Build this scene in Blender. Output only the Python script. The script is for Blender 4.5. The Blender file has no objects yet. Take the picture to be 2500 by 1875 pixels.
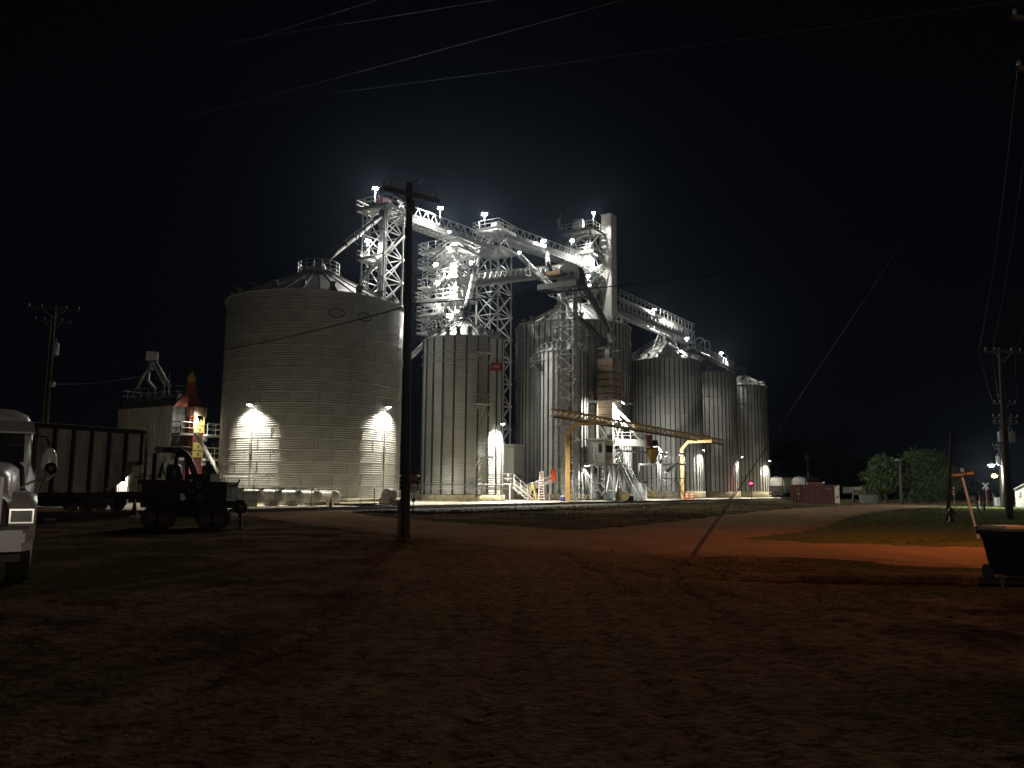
import bpy, math, random
import numpy as np
from mathutils import Vector, Matrix
random.seed(7); np.random.seed(7)
S = bpy.context.scene
COL = S.collection
# ------------------------------------------------------------------ camera
FPX = 2000.0                                   # focal length in photo pixels (photo 2500 px wide)
CAM = Vector((0, 0, 1.67)); PITCH = math.atan(257.5/2000); ROLL = math.radians(0.45)
cam_d = bpy.data.cameras.new('camera'); cam = bpy.data.objects.new('camera', cam_d); COL.objects.link(cam)
CM = Matrix.Rotation(math.pi/2+PITCH, 4, 'X') @ Matrix.Rotation(ROLL, 4, 'Z')
cam.matrix_world = Matrix.Translation(CAM) @ CM
cam_d.sensor_width = 36; cam_d.lens = 36*FPX/2500; cam_d.clip_start = 0.1; cam_d.clip_end = 3000
S.camera = cam
# ------------------------------------------------------------------ night sky: faint dome, a little lighter near the horizon
W = bpy.data.worlds.new('World'); S.world = W; W.use_nodes = True
nt = W.node_tree; bg = nt.nodes['Background']
tc = nt.nodes.new('ShaderNodeTexCoord'); sx = nt.nodes.new('ShaderNodeSeparateXYZ'); rp = nt.nodes.new('ShaderNodeValToRGB')
nt.links.new(tc.outputs['Generated'], sx.inputs[0]); nt.links.new(sx.outputs['Z'], rp.inputs[0]); nt.links.new(rp.outputs[0], bg.inputs[0])
rp.color_ramp.elements[0].position = 0.0; rp.color_ramp.elements[0].color = (.0013, .0017, .0024, 1)
rp.color_ramp.elements[1].position = 0.75; rp.color_ramp.elements[1].color = (.0004, .0005, .0007, 1)
e = rp.color_ramp.elements.new(0.25); e.color = (.0009, .0012, .0020, 1)
bg.inputs[1].default_value = 1.0
S.view_settings.view_transform = 'Standard'; S.view_settings.look = 'None'
S.view_settings.gamma = 1; S.view_settings.exposure = 0.0; S.view_settings.use_curve_mapping = False
try:
    S.cycles.use_denoising = True; S.cycles.denoiser = 'OPENIMAGEDENOISE'
    S.cycles.max_bounces = 6; S.cycles.diffuse_bounces = 4; S.cycles.glossy_bounces = 3; S.cycles.transparent_max_bounces = 6
    S.cycles.sample_clamp_indirect = 6; S.cycles.volume_bounces = 0; S.cycles.caustics_reflective = False; S.cycles.caustics_refractive = False
except Exception: pass
HAZE = .000065
POWER = 2.2                                     # one factor on every lamp

# ------------------------------------------------------------------ places
TH = math.atan2(.854, .52)                      # bearing of the railway track
D = Vector((.52, .854, 0)).normalized(); N = Vector((-D.y, D.x, 0)); P0 = Vector((-21.4, 46, 0)); UP = Vector((0, 0, 1))
def at(u, v, Y):                                # point of a photo pixel's ray at depth Y
    d = CM.to_3x3() @ Vector(((u-1250)/FPX, (937.5-v)/FPX, -1)); return CAM + d*(Y/d.y)
def onz(u, v, z=0.0):
    d = CM.to_3x3() @ Vector(((u-1250)/FPX, (937.5-v)/FPX, -1)); return CAM + d*((z-CAM.z)/d.z)
def TR(t, s, z=0.0): return P0 + D*t + N*s + UP*z
def ts(p): q = Vector((p[0], p[1], 0))-P0; return q.dot(D), q.dot(N)
def V(*a): return Vector(a)

# ------------------------------------------------------------------ meshes
class MB:
    def __init__(s): s.v = []; s.f = []
    def add(s, vs, fs):
        b = len(s.v); s.v += [tuple(p) for p in vs]; s.f += [tuple(i+b for i in f) for f in fs]; return s
    def box(s, c, sz, rz=0.0, R=None):
        c = Vector(c); R = R or Matrix.Rotation(rz, 3, 'Z'); hx, hy, hz = sz[0]/2, sz[1]/2, sz[2]/2
        return s.add([c + R @ Vector((x*hx, y*hy, z*hz)) for x in (-1, 1) for y in (-1, 1) for z in (-1, 1)],
                     [(0,1,3,2), (4,6,7,5), (0,4,5,1), (2,3,7,6), (0,2,6,4), (1,5,7,3)])
    def bar(s, p, q, w, h=None, up=UP):
        p = Vector(p); q = Vector(q); d = q-p; L = d.length
        if L < 1e-6: return s
        d /= L
        x = d.cross(up)
        if x.length < 1e-3: x = d.cross(Vector((1, 0, 0)))
        x.normalize(); y = x.cross(d); R = Matrix((x, d, y)).transposed()
        return s.box((p+q)/2, (w, L, h or w), R=R)
    def tube(s, pts, r, n=8, cap=True):
        pts = [Vector(p) for p in pts]; rs = r if isinstance(r, (list, tuple)) else [r]*len(pts)
        rings = []; px = None
        for i, p in enumerate(pts):
            d = (pts[min(i+1, len(pts)-1)]-pts[max(i-1, 0)]).normalized()
            if px is None:
                px = d.cross(UP)
                if px.length < 1e-3: px = Vector((1, 0, 0))
            px = (px - d*px.dot(d)).normalized(); py = d.cross(px)
            rings.append([p + (px*math.cos(2*math.pi*k/n) + py*math.sin(2*math.pi*k/n))*rs[i] for k in range(n)])
        vs = [q for r_ in rings for q in r_]; fs = []
        for i in range(len(pts)-1):
            for k in range(n): fs.append((i*n+k, i*n+(k+1) % n, (i+1)*n+(k+1) % n, (i+1)*n+k))
        if cap: fs += [tuple(reversed(range(n))), tuple(range((len(pts)-1)*n, len(pts)*n))]
        return s.add(vs, fs)
    def lathe(s, prof, n=32, c=(0, 0, 0), a0=0.0, a1=None):
        full = a1 is None; a1 = a0+2*math.pi if full else a1; m = n if full else n+1; vs = []; fs = []
        for (r, z) in prof:
            for k in range(m):
                a = a0+(a1-a0)*k/n; vs.append((c[0]+r*math.cos(a), c[1]+r*math.sin(a), c[2]+z))
        for i in range(len(prof)-1):
            for k in range(n):
                k2 = (k+1) % m; fs.append((i*m+k, i*m+k2, (i+1)*m+k2, (i+1)*m+k))
        return s.add(vs, fs)
    def sphere(s, c, r, n=10, m=6, sc=(1, 1, 1)):
        pr = [(max(r*math.sin(math.pi*i/m), 1e-4), -r*math.cos(math.pi*i/m)) for i in range(m+1)]
        b = MB().lathe(pr, n); return s.add([(c[0]+p[0]*sc[0], c[1]+p[1]*sc[1], c[2]+p[2]*sc[2]) for p in b.v], b.f)
    def prism(s, poly, a, b, rz=0.0, o=(0, 0, 0)):  # poly in (x,z), swept along local y from a to b
        n = len(poly); R = Matrix.Rotation(rz, 3, 'Z'); o = Vector(o)
        vs = [o+R @ Vector((x, a, z)) for x, z in poly]+[o+R @ Vector((x, b, z)) for x, z in poly]
        fs = [tuple(range(n)), tuple(reversed(range(n, 2*n)))]+[(i, i+n, (i+1) % n+n, (i+1) % n) for i in range(n)]
        return s.add(vs, fs)
    def mesh(s, name, smooth=False):
        me = bpy.data.meshes.new(name); me.from_pydata(s.v, [], s.f)
        if smooth: me.polygons.foreach_set('use_smooth', [True]*len(me.polygons))
        me.update(); return me
def link(name, me, mat=None, parent=None, loc=(0, 0, 0), rot=(0, 0, 0)):
    o = bpy.data.objects.new(name, me); COL.objects.link(o)
    if mat is not None and me is not None and not me.materials: me.materials.append(mat)
    o.parent = parent; o.location = loc; o.rotation_euler = rot; return o
def wpos(o):
    p = Vector((0, 0, 0))
    while o: p += o.location; o = o.parent
    return p
def part(mb, name, mat, root, smooth=False):     # world-space shape -> child of root (roots are never rotated)
    o = wpos(root); b = MB(); b.v = [(p[0]-o.x, p[1]-o.y, p[2]-o.z) for p in mb.v]; b.f = mb.f
    return link(name, b.mesh(name, smooth), mat, root)
def single(mb, name, mat, smooth=False):         # world-space shape -> a thing of one mesh, origin at its base
    a = np.array(mb.v); c = (a.min(0)+a.max(0))/2; c[2] = a[:, 2].min()
    b = MB(); b.v = [tuple(p-c) for p in a]; b.f = mb.f
    return link(name, b.mesh(name, smooth), mat, None, c)
def tag(o, label=None, cat=None, group=None, kind=None):
    if label: o['label'] = label
    if cat: o['category'] = cat
    if group: o['group'] = group
    if kind: o['kind'] = kind
    return o
def thing(name, label, cat, loc, group=None): return tag(link(name, None, None, None, loc), label, cat, group)
def bar_p(r, name, m, p, q, w, h=None): return part(MB().bar(p, q, w, h), name, m, r)
def box_p(r, name, m, c, sz, rz=0.0): return part(MB().box(c, sz, rz), name, m, r)
def tube_p(r, name, m, pts, rad, n=8): return part(MB().tube(pts, rad, n), name, m, r, True)
def text_mb(txt, size, o, xd, yd, depth=.01, align='CENTER'):   # lettering as a mesh: xd along the writing, yd up
    cu = bpy.data.curves.new('t', 'FONT'); cu.body = txt; cu.size = size; cu.extrude = depth; cu.align_x = align; cu.align_y = 'CENTER'; cu.resolution_u = 2
    ob = bpy.data.objects.new('t', cu); COL.objects.link(ob); dg = bpy.context.evaluated_depsgraph_get()
    me = bpy.data.meshes.new_from_object(ob.evaluated_get(dg)); bpy.data.objects.remove(ob)
    xd = Vector(xd).normalized(); yd = Vector(yd).normalized(); zd = xd.cross(yd); b = MB(); o = Vector(o)
    b.v = [tuple(o+xd*v.co.x+yd*v.co.y+zd*v.co.z) for v in me.vertices]; b.f = [tuple(p.vertices) for p in me.polygons]
    bpy.data.meshes.remove(me); return b

# ------------------------------------------------------------------ materials
def mat(name, c, rough=.6, metal=0.0, var=.15, scale=3.0, c2=None, thr=(.35, .7), bump=0.0, bscale=30.0, corr=0.0, cdist=.02, rand=0.0, stretch=None, spec=.5, axis='Z'):
    m = bpy.data.materials.new(name); m.use_nodes = True; t = m.node_tree; b = t.nodes['Principled BSDF']
    b.inputs['Roughness'].default_value = rough; b.inputs['Metallic'].default_value = metal; b.inputs['Specular IOR Level'].default_value = spec
    g = t.nodes.new('ShaderNodeTexCoord'); mp = t.nodes.new('ShaderNodeMapping'); t.links.new(g.outputs['Object'], mp.inputs[0])
    if stretch: mp.inputs['Scale'].default_value = stretch
    no = t.nodes.new('ShaderNodeTexNoise'); no.inputs['Scale'].default_value = scale; no.inputs['Detail'].default_value = 6; no.inputs['Roughness'].default_value = .65
    t.links.new(mp.outputs[0], no.inputs['Vector'])
    r = t.nodes.new('ShaderNodeValToRGB'); t.links.new(no.outputs['Fac'], r.inputs[0])
    c2 = c2 or tuple(x*(1-var*2) for x in c)
    r.color_ramp.elements[0].position = thr[0]; r.color_ramp.elements[0].color = (*c2, 1)
    r.color_ramp.elements[1].position = thr[1]; r.color_ramp.elements[1].color = (*c, 1)
    out = r.outputs[0]
    if rand:
        oi = t.nodes.new('ShaderNodeObjectInfo'); mr = t.nodes.new('ShaderNodeMapRange'); t.links.new(oi.outputs['Random'], mr.inputs[0])
        mr.inputs['To Min'].default_value = 1-rand; mr.inputs['To Max'].default_value = 1+rand
        mx = t.nodes.new('ShaderNodeVectorMath'); mx.operation = 'SCALE'; t.links.new(out, mx.inputs[0]); t.links.new(mr.outputs[0], mx.inputs['Scale']); out = mx.outputs[0]
    t.links.new(out, b.inputs['Base Color'])
    h = None
    if bump:
        nb = t.nodes.new('ShaderNodeTexNoise'); nb.inputs['Scale'].default_value = bscale; nb.inputs['Detail'].default_value = 5; t.links.new(g.outputs['Object'], nb.inputs['Vector'])
        bp = t.nodes.new('ShaderNodeBump'); bp.inputs['Distance'].default_value = bump; t.links.new(nb.outputs['Fac'], bp.inputs['Height']); h = bp
    if corr:
        w = t.nodes.new('ShaderNodeTexWave'); w.bands_direction = axis; w.inputs['Scale'].default_value = 2*math.pi/(20*corr); t.links.new(g.outputs['Object'], w.inputs['Vector'])
        bp = t.nodes.new('ShaderNodeBump'); bp.inputs['Distance'].default_value = cdist; t.links.new(w.outputs['Fac'], bp.inputs['Height'])
        if h: t.links.new(h.outputs[0], bp.inputs['Normal'])
        h = bp
    if h: t.links.new(h.outputs[0], b.inputs['Normal'])
    return m
def glow(name, c, s):
    m = bpy.data.materials.new(name); m.use_nodes = True; b = m.node_tree.nodes['Principled BSDF']
    b.inputs['Base Color'].default_value = (.8, .8, .8, 1); b.inputs['Emission Color'].default_value = (*c, 1); b.inputs['Emission Strength'].default_value = s; return m
galv_corr = mat('galvanised corrugated sheet', (.50, .50, .46), .48, .2, .16, .35, corr=.2, cdist=.022, rand=.055, stretch=(1, 1, .35))
galv_old = mat('weathered corrugated sheet', (.54, .54, .50), .55, .12, .16, .5, corr=.2, cdist=.016, rand=.2, stretch=(1, 1, .3))
galv_new = mat('bright corrugated sheet', (.70, .71, .68), .4, .3, .10, .8, corr=.25, cdist=.05, rand=.08, stretch=(1, 1, .3))
galv = mat('galvanised steel', (.52, .53, .53), .45, .4, .12, 2.0, rand=.06)
galv_dull = mat('dull galvanised steel', (.33, .34, .33), .55, .3, .2, 1.5, rand=.06)
seam_m = mat('stained lap seam', (.33, .33, .30), .7, .05, .3, 2.0, c2=(.20, .195, .17))
shade_spout_m = mat('shade darkened spout steel', (.07, .073, .07), .55, .2, .2, 2.0)  # backlit shade of spouts, hood and head deck put into the steel's colour
stiff = mat('stiffener steel', (.10, .10, .095), .6, .15, .2, 1.0, stretch=(1, 1, .2))
roof_m = mat('roof sheet', (.46, .46, .44), .45, .4, .2, .8, rand=.08)
roof_stain = mat('stained roof sheet', (.56, .54, .46), .6, .15, .2, .55, c2=(.16, .15, .13), thr=(.44, .52), rand=.04)
white = mat('white painted steel', (.74, .74, .70), .5, 0, .10, 2.0)
steel = mat('pale painted lattice steel', (.62, .63, .61), .45, .25, .10, 2.0, rand=.06)
dark = mat('dark steel', (.055, .055, .055), .55, .3, .25, 3.0)
black = mat('black paint', (.018, .018, .018), .45, .0, .2, 3.0)
rubber = mat('rubber', (.02, .02, .02), .85, 0, .2, 6.0)
concrete = mat('concrete', (.60, .57, .47), .9, 0, .22, .8, bump=.02, bscale=8)
found_m = mat('stained foundation concrete', (.48, .43, .30), .9, 0, .25, 1.2, c2=(.22, .18, .10), thr=(.3, .62), bump=.02, bscale=6)
yellow_m = mat('ochre painted steel', (.52, .33, .12), .5, 0, .15, 2.0, c2=(.35, .22, .09))
safety = mat('safety yellow paint', (.70, .55, .10), .5, 0, .12, 2.0)
red_m = mat('oxide red paint', (.20, .055, .038), .55, 0, .2, 1.5)
orange_m = mat('bright orange guard paint', (.85, .12, .02), .5, 0, .05, 2.0)
tan_m = mat('tan rust streaked sheet', (.42, .34, .25), .7, .05, .2, .5, c2=(.16, .10, .06), thr=(.36, .62), stretch=(1, 1, .25), rand=.06)
wood = mat('creosoted pole wood', (.075, .055, .042), .9, 0, .3, 2.5, bump=.02, bscale=20, stretch=(6, 6, .4))
greywood = mat('grey crossarm wood', (.14, .12, .10), .9, 0, .3, 3.0)
glass_m = mat('dark window glass', (.03, .035, .04), .08, 0, .1, 1.0)
mirror_m = mat('chrome', (.75, .75, .75), .12, 1.0, .05, 1.0)
rail_m = mat('rail steel', (.12, .09, .075), .4, .6, .2, 4.0)
sleeper_m = mat('old sleeper timber', (.09, .07, .055), .9, 0, .3, 3.0)
ballast_m = mat('ballast stones', (.085, .075, .065), .95, 0, .35, 7.0, bump=.09, bscale=7)
porcelain = mat('grey porcelain', (.35, .36, .36), .3, 0, .05, 1.0)
transformer_m = mat('transformer grey paint', (.42, .44, .43), .45, .1, .06, 1.0)
# ------------------------------------------------------------------ ground
def sm(a, b, x): t = np.clip((x-a)/(b-a), 0, 1); return t*t*(3-2*t)
_perm = np.random.RandomState(3).rand(256, 256)
def vn(x, y):
    xi = np.floor(x).astype(int); yi = np.floor(y).astype(int); fx = x-xi; fy = y-yi; fx = fx*fx*(3-2*fx); fy = fy*fy*(3-2*fy)
    g = lambda i, j: _perm[(xi+i) % 256, (yi+j) % 256]
    return (g(0, 0)*(1-fx)+g(1, 0)*fx)*(1-fy)+(g(0, 1)*(1-fx)+g(1, 1)*fx)*fy
def fbm(x, y, o=4, p=.5):
    s = 0; a = 1; n = 0
    for i in range(o): s = s+a*(vn(x*2**i+17*i, y*2**i+31*i)-.5); n += a; a *= p
    return s/n
def tsn(x, y): return (x-P0.x)*D.x+(y-P0.y)*D.y, (x-P0.x)*N.x+(y-P0.y)*N.y
ROADS = {'main': [(34, 19.5, 9), (16, 21.8, 9), (8, 24.3, 9), (1.5, 30, 9.5), (-5, 38.5, 8.5), (-10.5, 47.5, 8), (-15, 57, 8.5), (-17.5, 63.5, 10)],
         'spur': [(-1, 25, 6), (4, 30.5, 8), (10.5, 40, 9), (20, 59, 9), (36, 87, 10), (58, 118, 11), (95, 165, 12), (180, 260, 14)]}
def spline(pts, n):
    P = np.array(pts, float); t = np.linspace(0, len(P)-1, n); i = np.clip(t.astype(int), 0, len(P)-2); f = (t-i)[:, None]
    p0 = P[np.clip(i-1, 0, None)]; p1 = P[i]; p2 = P[i+1]; p3 = P[np.clip(i+2, None, len(P)-1)]
    return .5*(2*p1+(p2-p0)*f+(2*p0-5*p1+4*p2-p3)*f**2+(3*p1-p0-3*p2+p3)*f**3)
ROADC = {k: spline(v, 160) for k, v in ROADS.items()}
def roadmask(x, y):
    m = np.zeros_like(x)
    for c in ROADC.values():
        d = np.full_like(x, 1e9)
        for px, py, w in c[::2]: d = np.minimum(d, np.hypot(x-px, y-py)/(w/2))
        m = np.maximum(m, 1-sm(.7, 1.05, d))
    return m
def base_h(x, y):
    x = np.asarray(x, float); y = np.asarray(y, float); t, s = tsn(x, y)
    h = .10*sm(2.4, 7, s)
    h = h-.38*sm(17.5, 24, t)*(1-sm(75, 110, t))*sm(-9.5, -5.5, s)*(1-sm(-3.6, -1.8, s))        # ditch in front of the track
    h = h+.16*sm(38, 60, t)*sm(-22, -14, s)*(1-sm(-12, -9, s))                                     # low grass bank
    r = np.hypot((x-7.5)/5.5, (y-16.1+.10*(x-7))/.9); h = h-.30*(1-sm(.2, 1, r))                   # wheel washed dip
    r = np.hypot((x-6.5)/4.0, (y-20.2)/1.2); h = h+.10*(1-sm(.2, 1, r))
    r = np.hypot((x-17)/9, (y-31-.5*(x-17))/1.6); h = h-.16*(1-sm(.2, 1, r))
    return h
RUTS = []
for pts in ([(.2, 1), (.9, 9), (.9, 17), (0, 25), (-2, 31)], [(2.6, 1), (2.0, 10), (2.6, 18), (5.5, 24), (9, 26)], [(-4.6, 1), (-3.2, 10), (-2.2, 19), (-.5, 27), (2.5, 31)], [(-8, 8), (-5, 16), (-3.5, 24), (-4.2, 34)], [(7, 4), (5.2, 11), (3.4, 18), (1.2, 26)]):
    c = spline([(a, b, 0) for a, b in pts], 150); g_ = np.gradient(c[:, :2], axis=0); g_ /= np.linalg.norm(g_, axis=1)[:, None]
    for o_ in (-.92, .92): RUTS.append(np.stack([c[:, 0]-g_[:, 1]*o_, c[:, 1]+g_[:, 0]*o_, c[:, 2]], -1))
def micro(x, y):
    a = .03*fbm(x*.35, y*.35, 3, .5)+.014*fbm(x*1.7+4, y*1.7, 3, .7)+.022*fbm(x*4.1+9, y*4.1, 2, .7)
    rut = 0
    for tr_ in RUTS:
        d = np.full(np.shape(x), 1e9)
        for px, py, w in tr_:
            q_ = np.hypot(x-px, y-py); d = np.minimum(d, q_)
        d = np.abs(d-w*0)
        rut = rut-.030*np.exp(-(d/.15)**2)+.010*np.exp(-((d-.27)/.10)**2)
    return (a+rut)*(1-sm(28, 60, y))
def lines(lo, hi, step, out, grow=1.16):
    a = list(np.arange(lo, hi+1e-6, step)); d = step
    while a[-1] < out: d *= grow; a.append(a[-1]+d)
    d = step
    while a[0] > -out: d *= grow; a.insert(0, a[0]-d)
    return np.array(a)
def sheet(name, X, Y, Z, mt, kind='structure'):
    ny, nx = X.shape; me = bpy.data.meshes.new(name); v = np.stack([X, Y, Z], -1).reshape(-1, 3)
    i = np.arange(nx*ny).reshape(ny, nx); f = np.stack([i[:-1, :-1], i[:-1, 1:], i[1:, 1:], i[1:, :-1]], -1).reshape(-1, 4)
    me.vertices.add(len(v)); me.vertices.foreach_set('co', v.ravel()); me.loops.add(f.size); me.loops.foreach_set('vertex_index', f.ravel())
    me.polygons.add(len(f)); me.polygons.foreach_set('loop_start', np.arange(0, f.size, 4)); me.polygons.foreach_set('loop_total', np.full(len(f), 4))
    me.polygons.foreach_set('use_smooth', np.ones(len(f), bool)); me.update(calc_edges=True)
    return tag(link(name, me, mt), kind=kind)
dirt_m = mat('bare dirt', (.165, .113, .072), .95, 0, .3, .55, c2=(.050, .036, .024), thr=(.40, .58), bump=.03, bscale=14, spec=0.0)
road_m = mat('packed dirt road', (.27, .175, .110), .95, 0, .2, .5, c2=(.18, .118, .075), thr=(.3, .65), bump=.025, bscale=16, spec=0.0, stretch=(1, .6, 1))
def ground_material():
    m = dirt_m; t = m.node_tree; b = t.nodes['Principled BSDF']; src = b.inputs['Base Color'].links[0].from_socket
    g = t.nodes.new('ShaderNodeTexCoord'); n = t.nodes.new('ShaderNodeTexNoise'); n.inputs['Scale'].default_value = .16; n.inputs['Detail'].default_value = 8; t.links.new(g.outputs['Object'], n.inputs['Vector'])
    r = t.nodes.new('ShaderNodeValToRGB'); r.color_ramp.elements[0].position = .50; r.color_ramp.elements[1].position = .60; t.links.new(n.outputs['Fac'], r.inputs[0])
    mx = t.nodes.new('ShaderNodeMix'); mx.data_type = 'RGBA'; t.links.new(r.outputs[0], mx.inputs['Factor']); t.links.new(src, mx.inputs['A']); mx.inputs['B'].default_value = (.060, .058, .028, 1)
    last = mx.outputs['Result']
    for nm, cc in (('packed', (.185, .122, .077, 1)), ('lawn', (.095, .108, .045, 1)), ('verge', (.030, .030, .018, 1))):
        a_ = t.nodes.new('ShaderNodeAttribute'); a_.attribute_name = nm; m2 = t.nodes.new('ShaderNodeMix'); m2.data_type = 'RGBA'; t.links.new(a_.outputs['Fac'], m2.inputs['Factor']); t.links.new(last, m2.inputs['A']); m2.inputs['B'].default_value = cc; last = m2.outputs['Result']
    n2 = t.nodes.new('ShaderNodeTexNoise'); n2.inputs['Scale'].default_value = 5; n2.inputs['Detail'].default_value = 9; n2.inputs['Roughness'].default_value = .78; t.links.new(g.outputs['Object'], n2.inputs['Vector'])
    r2 = t.nodes.new('ShaderNodeValToRGB'); r2.color_ramp.elements[0].position = .36; r2.color_ramp.elements[0].color = (.30, .28, .26, 1); r2.color_ramp.elements[1].position = .56; r2.color_ramp.elements[1].color = (1.25, 1.2, 1.15, 1); t.links.new(n2.outputs['Fac'], r2.inputs[0])
    mu = t.nodes.new('ShaderNodeVectorMath'); mu.operation = 'MULTIPLY'; t.links.new(last, mu.inputs[0]); t.links.new(r2.outputs[0], mu.inputs[1]); t.links.new(mu.outputs[0], b.inputs['Base Color'])
ground_material()
gx = lines(-12, 14, .085, 420); gy = lines(1.2, 31, .085, 700)
gy = gy[gy > -250]; print('ground', gx[0], gx[-1], gy[0], gy[-1])
X, Y = np.meshgrid(gx, gy); rm = np.zeros_like(X)
for j0 in range(0, len(gy), 60): rm[j0:j0+60] = roadmask(X[j0:j0+60], Y[j0:j0+60])
near = (np.abs(X) < 60) & (Y < 80)
mic = np.zeros_like(X); kk_ = near & (Y < 60); mic[kk_] = micro(X[kk_], Y[kk_])
Z = base_h(X, Y)+mic*(1-.75*rm)-.05*rm
go = sheet('ground', X, Y, Z, dirt_m)
YC = spline([(4, 31, 11), (2.2, 24, 11), (1.0, 16, 9), (.6, 8, 7), (.8, 1, 6)], 80); pk = np.zeros_like(X); kk_ = near & (Y < 45); xx, yy = X[kk_], Y[kk_]; dd = np.full_like(xx, 9.)
for px, py, w in YC: dd = np.minimum(dd, np.hypot(xx-px, yy-py)/(w/2))
pk[kk_] = np.clip((1-sm(.25, 1.25, dd+.9*fbm(xx*.5, yy*.5, 4, .6)))*.95, 0, 1)
rx = np.zeros_like(xx)
for tr_ in RUTS:
    d_ = np.full_like(xx, 9.)
    for px, py, w in tr_[::3]: d_ = np.minimum(d_, np.hypot(xx-px, yy-py))
    rx = np.maximum(rx, .75*np.exp(-((d_-.05)/.24)**4)*(.55+.9*fbm(xx*1.3, yy*1.3, 3)))
pk[kk_] = np.clip(np.maximum(pk[kk_]*.8, rx), 0, 1)
lawn = sm(2.5, 5.5, X-4-(Y-30)*.56+4*fbm(X*.5, Y*.5, 3))*sm(25.5, 29, Y+5*fbm(X*.4+7, Y*.4, 3))*(1-sm(-4, -1.5, tsn(X, Y)[1]))
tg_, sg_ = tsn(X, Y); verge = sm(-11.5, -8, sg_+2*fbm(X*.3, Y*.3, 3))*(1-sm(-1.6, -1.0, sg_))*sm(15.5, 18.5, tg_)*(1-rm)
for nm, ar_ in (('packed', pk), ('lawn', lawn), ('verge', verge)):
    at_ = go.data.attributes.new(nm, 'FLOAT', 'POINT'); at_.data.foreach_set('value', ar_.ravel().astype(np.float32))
for k, c in ROADC.items():
    c = spline(ROADS[k], 560); d = np.gradient(c[:, :2], axis=0); d /= np.linalg.norm(d, axis=1)[:, None]; nn = np.stack([-d[:, 1], d[:, 0]], -1)
    w = np.linspace(-1, 1, 45)[None, :]; ar = np.arange(len(c)); L = c[:, 2]/2
    X = c[:, 0][:, None]+nn[:, 0][:, None]*w*L[:, None]; Y = c[:, 1][:, None]+nn[:, 1][:, None]*w*L[:, None]
    edge = .34*fbm(X*.7, Y*.7, 3)+.30*fbm(X*3, Y*3, 2)
    Z = base_h(X, Y)+.03-(.11 if k == 'main' else .115)*sm(.72 if k != 'yard' else .35, 1.0, np.abs(w)+edge*(1 if k != 'yard' else .6))+micro(X, Y)*.25+.012*fbm(X*2, Y*2, 3)-.018*np.exp(-((np.abs(w)-.36)/.09)**2)-(.004 if k == 'spur' else 0)
    if k == 'main': Z = Z+.11*np.exp(-(tsn(X, Y)[1]/2.6)**2)
    if k != 'main': Z = Z-.16*(1-np.clip(ar[:, None]/(26 if k == 'spur' else 90), 0, 1))
    if k == 'yard': Z = Z+micro(X, Y)*.6-.035
    sheet('dirt_road', X, Y, Z, road_m)
# ballast bed, rails and sleepers of the railway
def strip(name, prof, t0, t1, mt, n=60, kind='structure', jit=0):
    mb = MB(); m = len(prof)
    for i in range(n+1):
        t = t0+(t1-t0)*i/n
        for s, z in prof: p = TR(t, s+random.uniform(-jit, jit), z+random.uniform(-jit, jit)*.3); mb.v.append(tuple(p))
    mb.f = [(i*m+j, (i+1)*m+j, (i+1)*m+j+1, i*m+j+1) for i in range(n) for j in range(m-1)]
    return tag(link(name, mb.mesh(name, True), mt), kind=kind)
strip('railway_ballast', [(-3.2, -.45), (-2.6, -.14), (-1.9, .02), (-1.4, .10), (1.4, .10), (1.9, .04), (2.3, -.02)], -70, 320, ballast_m, 260, jit=.05)
trk = thing('railway_track', 'single railway track passing in front of the lit grain bins', 'railway track', TR(0, 0, .1))
for sd in (-.75, .75):
    part(MB().bar(TR(-70, sd, .27), TR(320, sd, .27), .07, .06).bar(TR(-70, sd, .20), TR(320, sd, .20), .02, .12).bar(TR(-70, sd, .145), TR(320, sd, .145), .13, .02), 'rail', rail_m, trk)
sl = MB().box((0, 0, 0), (.23, 2.5, .12), 0).mesh('sleeper')
for i in range(280):
    link('sleeper', sl, sleeper_m, trk, D*(-12+i*.58)+UP*(-.025+random.uniform(-.01, .01)), (0, 0, TH+random.uniform(-.02, .02)))
part(MB().box(TR(12, 0, .185), (8.5, 1.34, .13), TH), 'crossing_panel', sleeper_m, trk)
# concrete pads round the bins
def slab(name, t0, t1, prof, n=40): return strip(name, prof, t0, t1, concrete, n, jit=0)
slab('concrete_apron', 27, 178, [(2.35, -.1), (2.38, .12), (5.5, .34), (24, .44), (24.05, -.1)])
slab('concrete_apron', 6, 26.9, [(2.9, -.1), (2.95, .08), (9, .12), (34, .16), (34.05, -.1)])
# grass and stones
def blades(name, pts, hmin, hmax, wd, mt, lean=.5):
    n = len(pts); a = np.random.rand(n)*6.283; hh = hmin+(hmax-hmin)*np.random.rand(n)**1.6; ww = wd*(.6+.8*np.random.rand(n))*np.maximum(1, pts[:, 1]/30)
    l = lean*hh*np.random.rand(n); b = np.random.rand(n)*6.283
    z = base_h(pts[:, 0], pts[:, 1])-.02
    v = np.zeros((n, 3, 3)); v[:, 0] = np.stack([pts[:, 0]-ww*np.cos(a), pts[:, 1]-ww*np.sin(a), z], -1); v[:, 1] = np.stack([pts[:, 0]+ww*np.cos(a), pts[:, 1]+ww*np.sin(a), z], -1)
    v[:, 2] = np.stack([pts[:, 0]+l*np.cos(b), pts[:, 1]+l*np.sin(b), z+hh], -1)
    me = bpy.data.meshes.new(name); me.vertices.add(3*n); me.vertices.foreach_set('co', v.ravel()); me.loops.add(3*n); me.loops.foreach_set('vertex_index', np.arange(3*n)); me.polygons.add(n)
    me.polygons.foreach_set('loop_start', np.arange(0, 3*n, 3)); me.polygons.foreach_set('loop_total', np.full(n, 3)); me.update(calc_edges=True)
    return tag(link(name, me, mt), kind='stuff')
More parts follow.
